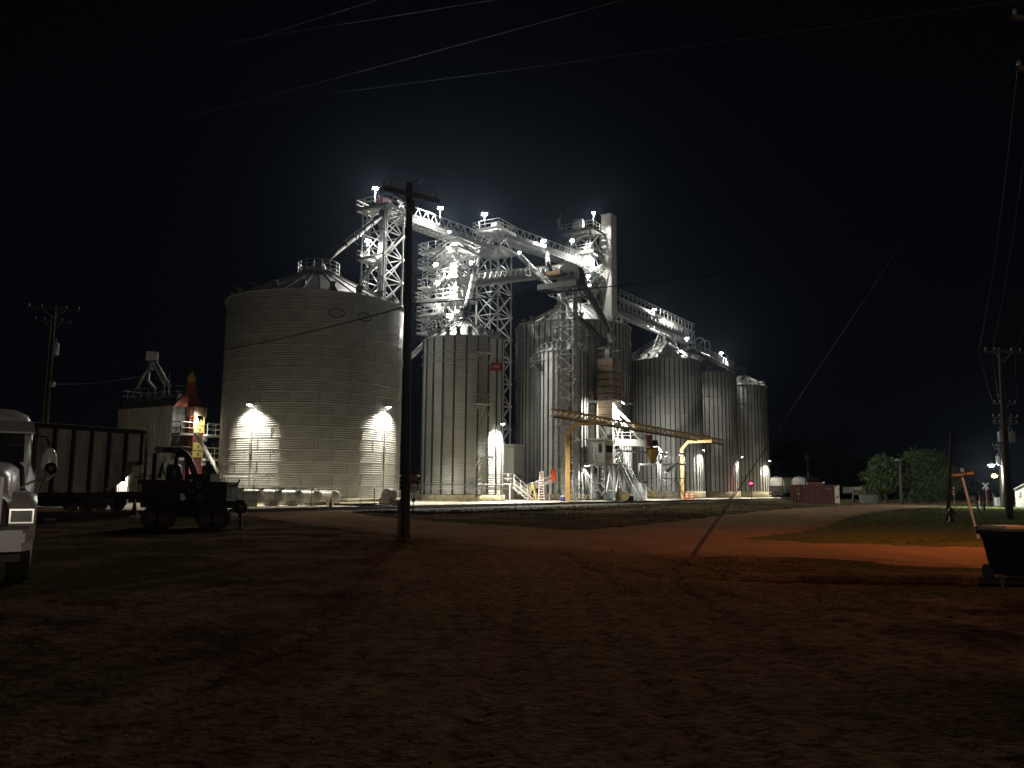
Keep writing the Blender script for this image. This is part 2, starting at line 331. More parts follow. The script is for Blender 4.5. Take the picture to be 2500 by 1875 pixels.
def field(x0, x1, y0, y1, n, clump=.5, sc=.8, cond=None):
    p = np.random.rand(n, 2)*[x1-x0, y1-y0]+[x0, y0]; t, s = tsn(p[:, 0], p[:, 1])
    k = (roadmask(p[:, 0], p[:, 1])+.25*fbm(p[:, 0]*1.2, p[:, 1]*1.2, 3) < .25) & (s < -2.7) & (fbm(p[:, 0]*sc, p[:, 1]*sc, 3)+.5 > 1-clump-.5*.0)
    if cond is not None: k &= cond(p[:, 0], p[:, 1], t, s)
    return p[k]
grass_m = mat('mown grass', (.16, .185, .075), .8, 0, .2, 1.5, c2=(.09, .105, .04), spec=.2)
dry_m = mat('dry weedy grass', (.15, .115, .058), .85, 0, .2, 1.2, c2=(.055, .045, .022), spec=.2)
blades('dry_grass', np.vstack([field(-26, -3, 18, 44, 42000, .52), field(1.5, 16, 11.5, 20.5, 52000, .46), field(-6, 3, 16, 30, 7000, .30), field(2, 14, 4, 12, 9000, .3), field(-14, -2, 6, 18, 16000, .34)]), .015, .085, .0055, dry_m, 1.3)
blades('lawn_grass', np.vstack([field(8, 50, 25, 70, 90000, .62), field(30, 120, 65, 160, 50000, .7)]), .03, .10, .011, grass_m, 1.1)
verge_m = mat('dark verge weeds', (.07, .07, .035), .85, 0, .2, 1.2, c2=(.03, .032, .016), spec=.2)
vp_ = np.stack([np.random.uniform(15, 110, 60000), np.random.uniform(-9.5, -2.2, 60000)], -1); vp_ = np.array(P0)[:2]+vp_[:, :1]*np.array(D)[:2]+vp_[:, 1:]*np.array(N)[:2]
blades('verge_weeds', vp_[roadmask(vp_[:, 0], vp_[:, 1]) < .2], .05, .26, .012, verge_m, 1.0)
blades('bank_grass', np.vstack([field(-14, 45, 36, 125, 90000, .55, .35)]), .04, .20, .012, dry_m, 1.2)
cl = []
for i in range(3000):
    y = 2.2+30*random.random()**1.7; x = random.uniform(-.75, .75)*y; r = (.004+.018*random.random()**4)*(.7+y*.05); cl.append((x, y, r))
C = np.array(cl); zz = base_h(C[:, 0], C[:, 1])+micro(C[:, 0], C[:, 1])
mb = MB()
for (x, y, r), z in zip(cl, zz):
    q = [random.uniform(.6, 1.3) for _ in range(6)]
    mb.add([(x+r*q[0], y, z), (x, y+r*q[1], z), (x-r*q[2], y, z), (x, y-r*q[3], z), (x, y, z+r*.55*q[4]), (x, y, z-r*.5)], [(0,1,4), (1,2,4), (2,3,4), (3,0,4), (1,0,5), (2,1,5), (3,2,5), (0,3,5)])
tag(link('gravel', mb.mesh('gravel', True), dirt_m), kind='stuff')

mb = MB()
for i in range(420):
    y = 2.4+26*random.random()**1.5; x = random.uniform(-.68, .68)*y; r = random.uniform(.006, .020)*(.7+y*.04); z = float(base_h(x, y))+float(micro(np.array(x), np.array(y)))+r*.2
    q = [random.uniform(.6, 1.3) for _ in range(6)]; mb.add([(x+r*q[0], y, z), (x, y+r*q[1], z), (x-r*q[2], y, z), (x, y-r*q[3], z), (x, y, z+r*.7*q[4]), (x, y, z-r*.5)], [(0,1,4), (1,2,4), (2,3,4), (3,0,4), (1,0,5), (2,1,5), (3,2,5), (0,3,5)])
tag(link('pebbles', mb.mesh('pebbles'), mat('pale pebbles', (.42, .37, .31), .8, 0, .3, 20)), kind='stuff')
# ------------------------------------------------------------------ grain bins
def grain_bin(label, cx, cy, R, zb, zw, ze, ncol, ntier, wall_m, group, stagger=False, stiffs=0, hoops=(), roof_n=32, slope=.52, top_r=.9, rf=None, cat='grain bin', stw=.14):
    rf = rf or roof_m
    root = thing('grain_bin', label, cat, (cx, cy, zb), group)
    vis = math.atan2(-cy, -cx)                                    # bearing towards the camera
    def front(a, lim=-.12): return math.cos(a-vis) > lim
    link('foundation', MB().lathe([(R+.30, 0), (R+.30, zw-zb-.05), (R+.22, zw-zb), (R-.1, zw-zb)], 64).mesh('foundation', True), found_m, root)
    H = ze-zw; h = H/ntier; da = 2*math.pi/ncol; nq = 5
    b = MB()                                                       # one wall sheet, lapping 4 cm over the one below
    for i in range(nq+1):
        a = -da/2+da*(.012+.976*i/nq)
        for r, z in ((R+.004, -.02), (R+.004, .02), (R, .05), (R, h-.006)): b.v.append((r*math.cos(a), r*math.sin(a), z))
    b.f = [(i*4+j, (i+1)*4+j, (i+1)*4+j+1, i*4+j+1) for i in range(nq) for j in range(3)]
    sheet_me = b.mesh('wall_sheet', True); sheet_me.materials.append(wall_m); sheet_me.materials.append(seam_m); cnt = 0
    e_w = .11/R; b2 = MB(); b2.v = list(b.v); b2.f = list(b.f)
    for a in (-da/2+da*.012, -da/2+da*.012+e_w):
        for z in (.05, h-.03): b2.v.append(((R+.006)*math.cos(a), (R+.006)*math.sin(a), z))
    k_ = len(b2.v)-4; b2.f.append((k_, k_+1, k_+3, k_+2)); seam_me = b2.mesh('wall_sheet', True); seam_me.materials.append(wall_m); seam_me.materials.append(seam_m); seam_me.polygons[len(b2.f)-1].material_index = 1
    for k in range(ntier):
        off = da/2*(k % 2) if stagger else 0
        for c in range(ncol):
            a = c*da+off+.13
            if front(a, -.05): link('wall_sheet', seam_me if stagger and random.random() < .45 else sheet_me, None, root, (0, 0, zw-zb+k*h), (0, 0, a)); cnt += 1
    link('inner_wall', MB().lathe([(R-.03, zw-zb), (R-.03, ze-zb)], 64).mesh('inner_wall', True), wall_m, root)
    if stiffs:
        st = MB().box((R+.045, 0, H/2), (.09, stw, H-.02)).mesh('stiffener')
        st = MB().add(*(lambda q: (q.v, q.f))(MB().box((R+.05, -stw/2+.02, H/2), (.10, .035, H-.02)).box((R+.05, stw/2-.02, H/2), (.10, .035, H-.02)).box((R+.095, 0, H/2), (.012, stw-.02, H-.02)))).mesh('stiffener')
        for c in range(stiffs):
            a = (c+.5)*2*math.pi/stiffs+.13
            if front(a, -.3): link('stiffener', st, stiff, root, (0, 0, zw-zb), (0, 0, a))
    for z in hoops:
        b = MB(); b.tube([((R+.16)*math.cos(a), (R+.16)*math.sin(a), z-zb) for a in np.linspace(0, 2*math.pi, 49)], .045, 6, False); link('wind_ring', b.mesh('wind_ring', True), galv, root)
    # roof of wedge panels with a raised rib each
    dr = 2*math.pi/roof_n; zr = ze-zb; hr = (R-top_r)*slope
    w = MB(); ro = R+.22; e0 = -.22*slope
    w.add([(ro*math.cos(s*dr/2*.985), ro*math.sin(s*dr/2*.985), e0) for s in (-1, 1)]+[(top_r*math.cos(s*dr/2), top_r*math.sin(s*dr/2), hr) for s in (1, -1)]+
          [(ro*math.cos(s*dr/2*.985), ro*math.sin(s*dr/2*.985), e0-.05) for s in (-1, 1)], [(0, 1, 2, 3), (4, 5, 1, 0)])
    ang = dr/2; w.bar((ro*math.cos(ang), ro*math.sin(ang), e0+.04), (top_r*math.cos(ang), top_r*math.sin(ang), hr+.04), .07, .12)
    wm = w.mesh('roof_panel')
    for c in range(roof_n): link('roof_panel', wm, rf, root, (0, 0, zr), (0, 0, c*dr))
    link('eave_ring', MB().lathe([(R+.02, zr-.14), (R+.09, zr-.12), (R+.09, zr-.03), (R+.02, zr)], 64).mesh('eave_ring', True), galv, root)
    link('peak_ring', MB().lathe([(top_r+.08, zr+hr-.15), (top_r+.08, zr+hr+.25), (top_r*.6, zr+hr+.5), (.3, zr+hr+.55)], 24).mesh('peak_ring', True), galv_dull, root)
    vm = MB().box((R-.75, 0, .75*slope+.28), (.45, .42, .5)).box((R-.55, 0, .75*slope+.5), (.5, .5, .1)).mesh('roof_vent')
    for c in range(10): link('roof_vent', vm, galv_dull, root, (0, 0, zr), (0, 0, vis+(c-4.5)*.33))
    return root, zr+hr+zb
def on_wall(root, R, a, z): o = root.location; return V(o.x+R*math.cos(a), o.y+R*math.sin(a), z)
def wall_angle(root, R, u, v):                       # bearing on the wall of a photo pixel (first hit of the cylinder)
    d = (at(u, v, 1)-CAM); d2 = V(d.x, d.y); c = root.location; o = V(-c.x, -c.y)
    A = d2.dot(d2); B = d2.dot(o); Cc = o.dot(o)-R*R; k = (-B-math.sqrt(max(B*B-A*Cc, 0)))/A; p = CAM+d*k
    return math.atan2(p.y-c.y, p.x-c.x), p.z
def ladder_on(root, R, a, z0, z1, m, cage=True):
    o = root.location; r = MB(); w = .24; ca = V(math.cos(a), math.sin(a), 0); ta = V(-math.sin(a), math.cos(a), 0); c = V(o.x, o.y, 0)+ca*(R+.25)
    for s in (-w, w): r.bar(c+ta*s+UP*z0, c+ta*s+UP*z1, .05)
    z = z0
    while z < z1: r.bar(c-ta*w+UP*z, c+ta*w+UP*z, .03); z += .32
    part(r, 'ladder', m, root)
    if cage:
        g = MB(); z = z0+2.2
        while z < z1+1: g.tube([c+UP*z+ta*math.cos(t)*.38+ca*(.05+math.sin(t)*.65) for t in np.linspace(0, math.pi, 9)], .02, 4); z += 1.1
        for t in (.5, 1.05, 1.57, 2.1, 2.64): g.bar(c+UP*(z0+2.2)+ta*math.cos(t)*.38+ca*(.05+math.sin(t)*.65), c+UP*(z1+1)+ta*math.cos(t)*.38+ca*(.05+math.sin(t)*.65), .03)
        part(g, 'ladder_cage', m, root)
def landing(root, R, a, z, w, m, dep=1.0, brackets=3):   # small platform bracketed off a bin wall with rail and diagonal struts
    o = root.location; ca = V(math.cos(a), math.sin(a), 0); ta = V(-math.sin(a), math.cos(a), 0); c = V(o.x, o.y, z)+ca*(R+.05)
    part(MB().box(c+ca*dep/2, (dep, w, .1), a), 'landing_deck', m, root)
    r = MB()
    for zz in (.55, 1.05): 
        r.bar(c+ca*dep-ta*w/2+UP*zz, c+ca*dep+ta*w/2+UP*zz, .05)
        for s in (-1, 1): r.bar(c+ta*s*w/2+UP*zz, c+ca*dep+ta*s*w/2+UP*zz, .05)
    for s in (-1, -.33, .33, 1): r.bar(c+ca*dep+ta*s*w/2, c+ca*dep+ta*s*w/2+UP*1.05, .05)
    part(r, 'landing_rail', m, root)
    for i in range(brackets): s = -1+2*i/(brackets-1); bar_p(root, 'strut', m, c+ca*dep+ta*s*w/2*.95-UP*.05, c+ta*s*w/2*.95-UP*1.25, .07)
G = 'grain bins of the elevator'
big, big_top = grain_bin('widest grain bin with two black oval emblems under its eave', -20.4, 83.9, 8.95, .10, .75, 20.25, 20, 18, galv_corr, G, True, 0, (), 36, .50, 1.9)
chief, chief_top = grain_bin('narrow bright corrugated bin with a red sign high on its right side', -5.7, 95.0, 4.72, .38, 1.05, 18.85, 22, 8, galv_new, G, False, 22, (16.95, 15.95, 2.2), 24, .60, .8, stw=.20)
b3, b3_top = grain_bin('tall grey bin directly behind the dark bucket elevator', 9.3, 124.0, 8.75, .45, 1.2, 26.1, 30, 7, galv_old, G, False, 60, (23.6, 18.4, 7.3), 36, .55, 1.3, stw=.14)
b7, b7_top = grain_bin('slim small bin standing in front of the tall grey bin', 6.9, 111.0, 3.44, .45, 1.1, 20.3, 14, 5, galv_old, G, False, 28, (19.0,), 20, .58, .7, stw=.2)
b4, b4_top = grain_bin('first of the three matching bins, behind the ochre gantry', 29.6, 157.0, 6.9, .45, 1.6, 26.25, 24, 7, galv_old, G, False, 48, (22.8, 19.1, 15.4, 11.6), 32, .62, 1.1, stw=.2)
b5, b5_top = grain_bin('middle bin of the three matching bins on the right', 40.9, 174.0, 6.9, .45, 1.6, 26.1, 24, 7, galv_old, G, False, 48, (21, 15.4), 32, .62, 1.1, stw=.2)
b6, b6_top = grain_bin('last bin at the far right end of the bin row', 53.3, 193.0, 6.9, .45, 1.6, 26.1, 24, 7, galv_old, G, False, 48, (22, 17), 32, .62, 1.1, stw=.2)
# oval emblems with letters on the wide bin, bent round the wall
def bend(mb, root, R, a0, z0):
    o = root.location; out = MB(); out.f = mb.f
    for x, z, y in mb.v: a = a0+x/R; out.v.append((o.x+(R+y)*math.cos(a), o.y+(R+y)*math.sin(a), z0+z))
    return out
def flat_text(t, size, depth=.01): 
    b = text_mb(t, size, (0, 0, 0), (1, 0, 0), (0, 1, 0), depth); return b      # v = (x, y, z=depth)
def oval(rx, rz, y0, y1, n=28):
    b = MB(); b.v = [(rx*math.cos(2*math.pi*k/n), rz*math.sin(2*math.pi*k/n), y) for y in (y0, y1) for k in range(n)]
    b.f = [tuple(range(n, 2*n))]+[(k, (k+1) % n, (k+1) % n+n, k+n) for k in range(n)]; return b
pale_paint = mat('pale emblem paint', (.55, .55, .50), .6, 0, .1, 2.0)
for u, v in ((822, 764), (890, 774)):
    a, z = wall_angle(big, 8.95, u, v)
    e_ = part(bend(oval(.78, .44, .015, .035), big, 8.95, a, z), 'emblem', black, big)
    part(bend(oval(.66, .33, .036, .045), big, 8.95, a, z), 'emblem_field', pale_paint, e_)
    t_ = flat_text('GSI', .60, .012); t_.v = [(x, y, .052+zz) for x, y, zz in t_.v]
    part(bend(t_, big, 8.95, a, z), 'lettering', black, e_)
# railed crown, stirring hatch on the wide bin's peak
o = big.location; cr = MB()
for zz in (.35, .75, 1.15): cr.tube([(o.x+2.15*math.cos(a), o.y+2.15*math.sin(a), big_top+.1+zz) for a in np.linspace(0, 6.2832, 17)], .035, 5, False)
for k in range(16): a = k*math.pi/8; cr.bar((o.x+2.15*math.cos(a), o.y+2.15*math.sin(a), big_top-.3), (o.x+2.15*math.cos(a), o.y+2.15*math.sin(a), big_top+1.25), .05)
part(cr, 'crown_rail', galv, big)
part(MB().lathe([(2.2, -.25), (2.2, -.05), (1.5, -.05)], 24, (o.x, o.y, big_top+.1)), 'crown_deck', galv_dull, big)
part(MB().lathe([(.75, -.2), (.75, .9), (.45, 1.5), (.35, 1.5)], 16, (o.x, o.y, big_top)), 'fill_cap', galv_dull, big, True)
# lamp conduits down the wide bin wall
for u, v in ((617, 1000), (940, 1004)):
    a, z = wall_angle(big, 8.95, u, v); p = on_wall(big, 8.99, a, 0)
    bar_p(big, 'conduit', galv, p+UP*1.0, p+UP*(z-.4), .05); box_p(big, 'junction_box', galv_dull, p+UP*5.2, (.12, .25, 1.0), a)
# narrow bright bin: ladder, landings, door, red sign
vis = math.atan2(-95, 5.7); 
a, _ = wall_angle(chief, 4.72, 1171, 1000); ladder_on(chief, 4.72, a, 1.2, 19.4, galv)
for v, u in ((850, 1177), (975, 1175), (1103, 1176)):
    a2, z = wall_angle(chief, 4.72, u, v); landing(chief, 4.72, a2, z-.6, 1.75, white)
a, z = wall_angle(chief, 4.72, 1149, 1180); p = on_wall(chief, 4.76, a, z)
d_ = part(MB().box(p, (.1, .55, 1.35), a), 'access_door', galv, chief); part(MB().box(p+V(math.cos(a), math.sin(a), 0)*.07, (.05, .06, .3), a), 'handle', dark, d_)
a, z = wall_angle(chief, 4.85, 1210, 897); c = on_wall(chief, 4.95, a, z); ca = V(math.cos(a), math.sin(a), 0); ta = V(-math.sin(a), math.cos(a), 0)
sg = thing('bin_sign', 'red sign lettered CHIEF on the narrow bright bin', 'sign', c-UP*.45)
ta2 = V(.96, -.28, 0).normalized(); nn_ = ta2.cross(UP); c = c+nn_*.50
part(MB().box(c, (1.75, .05, .92), math.atan2(ta2.y, ta2.x)), 'panel', mat('sign red', (.42, .02, .03), .5, 0, .05, 1), sg)
part(text_mb('CHIEF', .44, c+nn_*.035, ta2, UP, .008), 'lettering', white, sg)
bar_p(sg, 'bracket', galv, c-nn_*.03+UP*.2, c-nn_*.72-ca*.3+UP*.2, .05)
# tall grey bin: ladder with cage and landing on its left, on the small bin too
a, _ = wall_angle(b3, 8.75, 1302, 1000); ladder_on(b3, 8.75, a, 1.2, 24, galv_dull)
a, z = wall_angle(b7, 3.44, 1318, 870); ladder_on(b7, 3.44, a, 1.2, 19.5, galv_dull); landing(b7, 3.44, a, 18.2, 1.6, galv_dull)
for b_, R_ in ((b4, 6.9), (b5, 6.9), (b6, 6.9)):
    a = math.atan2(-b_.location.y, -b_.location.x)
    p = on_wall(b_, R_+.04, a-.02, 25.0); box_p(b_, 'inspection_hatch', galv, p, (.1, .5, .55), a)
# hand railed roof stair on the bin behind the gantry
o = b4.location; q0 = V(o.x-6.9*.95, o.y-6.9*.3, 26.5); q1 = V(o.x-.9, o.y-.5, b4_top+.5)
r = MB()
for zz in (.55, 1.1): r.bar(q0+UP*zz, q1+UP*zz, .05)
for i in range(9): q = q0.lerp(q1, i/8); r.bar(q, q+UP*1.1, .045)
part(r, 'roof_stair_rail', galv, b4); part(MB().bar(q0, q1, .7, .12), 'roof_stair', galv_dull, b4)
for b_, tp in ((b4, b4_top), (b5, b5_top), (b6, b6_top), (chief, chief_top), (b3, b3_top)):
    o = b_.location; r = MB()
    for zz in (.5, 1.0): r.tube([(o.x+1.3*math.cos(t), o.y+1.3*math.sin(t), tp+zz) for t in np.linspace(0, 6.2832, 13)], .03, 4, False)
    for k in range(12): t = k*math.pi/6; r.bar((o.x+1.3*math.cos(t), o.y+1.3*math.sin(t), tp-.5), (o.x+1.3*math.cos(t), o.y+1.3*math.sin(t), tp+1.0), .045)
    part(r, 'peak_rail', galv, b_)
# ------------------------------------------------------------------ lattice towers, catwalk conveyors, spouts
def lattice(root, c, a, b, z0, z1, nlev, lw, bw, m, style='X', leg_m=None):   # square tower in the track's bearing
    cs = [c+D*a/2*i+N*b/2*j for i, j in ((-1, -1), (1, -1), (1, 1), (-1, 1))]
    for p in cs: bar_p(root, 'leg', leg_m or m, p+UP*z0, p+UP*z1, lw)
    dz = (z1-z0)/nlev
    for k in range(nlev):
        za = z0+k*dz; zb = za+dz
        for i in range(4):
            p, q = cs[i], cs[(i+1) % 4]
            bar_p(root, 'cross_beam', m, p+UP*zb, q+UP*zb, bw)
            if style == 'X':
                bar_p(root, 'brace', m, p+UP*za, q+UP*zb, bw*.85); bar_p(root, 'brace', m, q+UP*za, p+UP*zb, bw*.85)
            else:
                if k % 2: p, q = q, p
                bar_p(root, 'brace', m, p+UP*za, q+UP*zb, bw*.85)
    g = MB()
    for k in range(1, nlev+1, 1):
        for p in cs: g.box(p+UP*(z0+k*dz), (lw*1.7, lw*1.7, .3), TH)
    part(g, 'gusset', m, root)
def rail_mb(b, p, q, h=1.1, post=1.3, w=.05):
    L = (q-p).length; n = max(1, round(L/post))
    for i in range(n+1): x = p.lerp(q, i/n); b.bar(x, x+UP*h, w)
    b.bar(p+UP*h, q+UP*h, w*1.1); b.bar(p+UP*h*.5, q+UP*h*.5, w)
def platform(root, c, a, b, m, rails='1234', dm=None, slat=.55, depth=.28):    # c centre of the deck; a along the track, b across
    dm = dm or m
    k = [c+D*a/2*i+N*b/2*j for i, j in ((-1, -1), (1, -1), (1, 1), (-1, 1))]
    for i in range(4): bar_p(root, 'edge_beam', dm, k[i]-UP*depth/2, k[(i+1) % 4]-UP*depth/2, .12, depth)
    n = max(2, int(a/slat))
    for i in range(n):
        x = c+D*(-a/2+a*(i+.5)/n); bar_p(root, 'deck_slat', m, x-N*(b/2-.07)-UP*.06, x+N*(b/2-.07)-UP*.06, a/n*.62, .07)
    for i in range(4):
        if str(i+1) in rails: r = MB(); rail_mb(r, k[i], k[(i+1) % 4]); part(r, 'railing', m, root)
def stair(root, p, q, w, m, sm_=None, rails=True, tread=.27):
    d = q-p; h = V(d.x, d.y, 0).normalized(); s = V(-h.y, h.x, 0)*w/2
    for g in (s, -s): bar_p(root, 'stringer', sm_ or m, p+g, q+g, .06, .26)
    n = max(3, int(abs(d.z)/tread)); t = MB()
    for i in range(1, n): x = p.lerp(q, i/n); t.bar(x-s*.92, x+s*.92, .24, .04)
    part(t, 'tread', m, root)
    if rails:
        for g in (s, -s):
            r = MB(); rail_mb(r, p+g, q+g, 1.0, 1.2, .045); part(r, 'railing', m, root)
def tower_ladder(root, p, z0, z1, m, nd):
    r = MB(); w = V(-nd.y, nd.x, 0)*.24
    for s in (-1, 1): r.bar(p+w*s+UP*z0, p+w*s+UP*z1, .05)
    z = z0
    while z < z1: r.bar(p-w+UP*z, p+w+UP*z, .03); z += .32
    part(r, 'ladder', m, root)
    g = MB(); z = z0+2.2
    while z < z1: g.tube([p+UP*z+w*1.5*math.cos(t)+nd*(math.sin(t)*.65) for t in np.linspace(0, math.pi, 8)], .025, 4); z += 1.1
    part(g, 'ladder_cage', m, root)
Z0 = .35
# -- far left lattice tower carrying the head of the long catwalk
c1 = at(934, 600, 101.6); c1.z = 0; a1 = 3.67; z1 = at(934, 514, 101.6).z
t1 = thing('lattice_tower', 'leftmost lattice tower rising behind the wide bin', 'lattice tower', c1, 'lattice towers under the catwalks')
lattice(t1, c1, a1, a1, Z0, z1-.3, 12, .20, .12, steel)
platform(t1, c1+UP*z1, 4.7, 5.0, steel, '1234', galv, .5, .4)
platform(t1, c1-D*1.0+N*1.1+UP*at(905, 632, 101).z, 2.4, 2.4, steel, '1234', galv)
tower_ladder(t1, c1-D*1.2+N*1.4, 8, z1, steel, -D)
for dx in (-.9, -.2): bar_p(t1, 'leg_casing', galv, c1-D*.6+N*dx+UP*Z0, c1-D*.6+N*dx+UP*z1, .34, .5)
part(MB().box(c1-D*.3-N*.3+UP*(z1+.75), (1.7, 1.0, 1.3), TH), 'head_drive', red_m, t1)
# -- middle lattice tower
c2 = at(1206, 700, 120); c2.z = 0; a2 = 3.75; z2 = at(1216, 556, 118).z; z2a = at(1206, 614, 120).z
t2 = thing('lattice_tower', 'middle lattice tower, between the narrow bright bin and tall grey bin', 'lattice tower', c2, 'lattice towers under the catwalks')
lattice(t2, c2, a2, a2, Z0, z2a, 11, .22, .13, steel)
for i, j in ((-1, -1), (1, -1), (1, 1), (-1, 1)): q = c2+D*a2/2*i+N*a2/2*j; bar_p(t2, 'leg', steel, q+UP*z2a, q+UP*z2, .18)
for i, j in ((-1, -1), (1, -1)): q = c2+D*a2/2*i+N*a2/2*j; q2 = c2-D*a2/2*i+N*a2/2*j; bar_p(t2, 'brace', steel, q+UP*z2a, q2+UP*z2, .12)
platform(t2, c2+UP*z2, 4.9, 4.6, steel, '1234', galv, .5, .45); platform(t2, c2+UP*z2a, 5.0, 5.2, steel, '34', galv, .5, .4)
part(MB().box(c2+UP*(z2+.6)-N*.5, (2.2, .9, 1.1), TH), 'conveyor_tail', galv_dull, t2)
bar_p(t2, 'warning_rail', red_m, c2-D*1.8-N*2.2+UP*(z2+.62), c2+D*.9-N*2.2+UP*(z2+.62), .12)
# -- white stair tower with landings (bucket elevator leg, centre)
cK = at(1106, 690, 110); cK.z = 0; aK = 3.1
kt = thing('stair_tower', 'floodlit white tower of landings and zigzag stairs behind the narrow bin', 'elevator tower', cK)
zk = [at(1106, v, 106.5).z for v in (799, 719, 668, 631, 598)]
lattice(kt, cK, aK, aK, Z0, zk[-1], 11, .22, .12, white)
for k, (z, a, b, off) in enumerate(zip(zk, (4.6, 4.8, 4.4, 3.6, 5.6), (6.8, 7.2, 4.6, 4.6, 6.2), (.9, 1.1, 0, .2, .4))):
    platform(kt, cK+N*off+UP*z, a, b, white, '1234', galv, .55, .3)
for k in range(4):
    p = cK-D*2.0+N*(3.4)+UP*zk[k]; q = cK-D*2.0-N*.4+UP*zk[k+1]
    if k == 0:
        m_ = (zk[0]+zk[1])/2; platform(kt, cK-D*2.4+N*1.6+UP*m_, 1.6, 4.2, white, '134', galv)
        stair(kt, p, cK-D*2.3+N*.2+UP*m_, .8, white, galv_dull); stair(kt, cK-D*2.7+N*.2+UP*m_, cK-D*2.7+N*3.6+UP*zk[1], .8, white, galv_dull)
    else: stair(kt, p, q, .85, white, galv_dull)
    platform(kt, cK-D*1.9+N*3.2+UP*(zk[k]+1.75), 1.5, 1.7, white, '34', white, .5, .2)
for s in (-.75, .45): bar_p(kt, 'leg_casing', white, cK+D*.4+N*s+UP*Z0, cK+D*.4+N*s+UP*(zk[-1]+.4), .5, .62)
part(MB().prism([(-.9, 0), (.9, 0), (.9, .7), (.45, 1.25), (-.45, 1.25), (-.9, .7)], -.5, .5, TH+math.pi/2, cK+D*.4-N*.15+UP*(zk[-1]+.1)), 'elevator_head', white, kt)
part(MB().box(cK-N*1.0-D*.9+UP*(zk[2]+.8), (1.2, 1.1, 1.5), TH), 'distributor', white, kt)
part(MB().lathe([(.05, 2.1), (.75, 1.9), (.75, .9), (.25, 0)], 12, cK+D*.3-N*1.2+UP*(zk[1]+.1)), 'cyclone', white, kt, True)
for i in range(6): p = cK+N*(1.5-i*.55)-D*1.2; tube_p(kt, 'spout', white, [p+UP*(zk[2]-.3), p+D*.6+UP*(zk[1]+.8), p+D*(1+.2*i)+UP*(zk[0]+.6)], .16, 6)
# -- head house tower with flag, right of centre
cL = at(1428, 650, 137); cL.z = 0; aL = 3.9
lt = thing('head_tower', 'white tower of stairs and beams beside the pale sheeted shaft', 'elevator tower', cL)
zl = [at(1454, v, 134.5).z for v in (697, 668, 612, 557)]
lattice(lt, cL, aL, aL, Z0, zl[-1], 14, .24, .13, white, leg_m=galv_dull)
for z, a, b, of in zip(zl, (5.4, 5, 4.6, 5.0), (5.0, 4.4, 6.6, 6.4), (0, -.6, .6, .4)): platform(lt, cL+N*of+UP*z, a, b, white, '1234', galv_dull, .55, .45)
stair(lt, cL-D*2.4+N*2.9+UP*zl[2], cL-D*2.4-N*.3+UP*(zl[3]-1.2), .9, white, galv_dull); platform(lt, cL-D*2.4-N*1.2+UP*(zl[3]-1.2), 1.3, 2.0, white, '1', galv_dull)
stair(lt, cL-D*2.5-N*1.6+UP*zl[1], cL-D*2.5+N*1.6+UP*zl[2], .9, white, galv_dull); stair(lt, cL-D*2.5+N*2.0+UP*zl[0], cL-D*2.5-N*1.2+UP*zl[1], .9, white, galv_dull)
for k in range(3):
    for i in range(5): 
        p = cL+N*(2-i)+UP*(zl[k]+.2); bar_p(lt, 'brace', white, p-D*2.2, p+D*random.uniform(-1, 2)+N*random.uniform(-1.5, 1.5)+UP*random.uniform(1.2, 3.2), .2)
part(MB().box(cL-D*1.3+N*.5+UP*(zl[3]+1.0), (.9, 1.8, 2.0), TH), 'drive_housing', galv_dull, lt)
part(MB().box(cL+UP*(zl[1]+2.2), (2.4, 2.2, 2.6), TH), 'distributor', white, lt); part(MB().box(cL-N*1.6-D*1.4+UP*(zl[2]-2.4), (1.0, 1.2, 2.2), TH), 'gearbox', white, lt)
fp = cL-D*2.4+N*3.5; fl = thing('flag', 'limp flag on a thin pole at the corner of the highest platform', 'flag', fp+UP*zl[3])
bar_p(fl, 'pole', galv_dull, fp+UP*(zl[3]-3.0), fp+UP*at(1380, 505, 134).z, .09)
zf = at(1380, 518, 134).z; fb = MB()
for i in range(7):
    for j in range(9): fb.v.append(tuple(fp+N*(.05+.09*i+.02*math.sin(j))+D*(.13*math.sin(i*1.9+j*.5))+UP*(zf-j*.20-.05*i)))
fb.f = [(i*9+j, i*9+j+1, (i+1)*9+j+1, (i+1)*9+j) for i in range(6) for j in range(8)]
part(fb, 'cloth', mat('faded striped flag cloth', (.55, .52, .50), .8, 0, .2, 2, c2=(.35, .06, .07), thr=(.45, .5), stretch=(1, 1, 3)), fl)
# -- pale ribbed sheeted shaft
cS = at(1487, 640, 138.5); cS.z = 0; zs = at(1487, 526, 138).z
sh = thing('sheeted_shaft', 'tall square shaft clad in pale ribbed sheet, highest part of the plant', 'elevator shaft', cS)
sa, sb = 2.35, 1.75; vis_c = cS
for side, (ax, nx, L_, W_) in enumerate(((D, -N, sa, sb), (N, -D, sb, sa), (D, N, sa, sb), (N, D, sb, sa))):
    nseg = 5
    for k in range(nseg):
        za = Z0+(zs-Z0)*k/nseg+.02; zb = Z0+(zs-Z0)*(k+1)/nseg-.02
        b = MB(); fc = cS+nx*W_/2; b.bar(fc-ax*(L_/2-.02)+UP*(za+zb)/2, fc+ax*(L_/2-.02)+UP*(za+zb)/2, .05, zb-za)
        nr = int(L_/.26)
        for i in range(nr): x = fc+nx*.045+ax*(-L_/2+L_*(i+.5)/nr); b.bar(x+UP*za, x+UP*zb, .07)
        part(b, 'cladding_panel', white, sh)
part(MB().box(cS+UP*(zs+.03), (sa+.25, sb+.25, .1), TH), 'cap', white, sh)
for k in range(1, 5): part(MB().box(cS+UP*(Z0+(zs-Z0)*k/5), (sa+.2, sb+.2, .10), TH), 'flashing', galv_dull, sh)

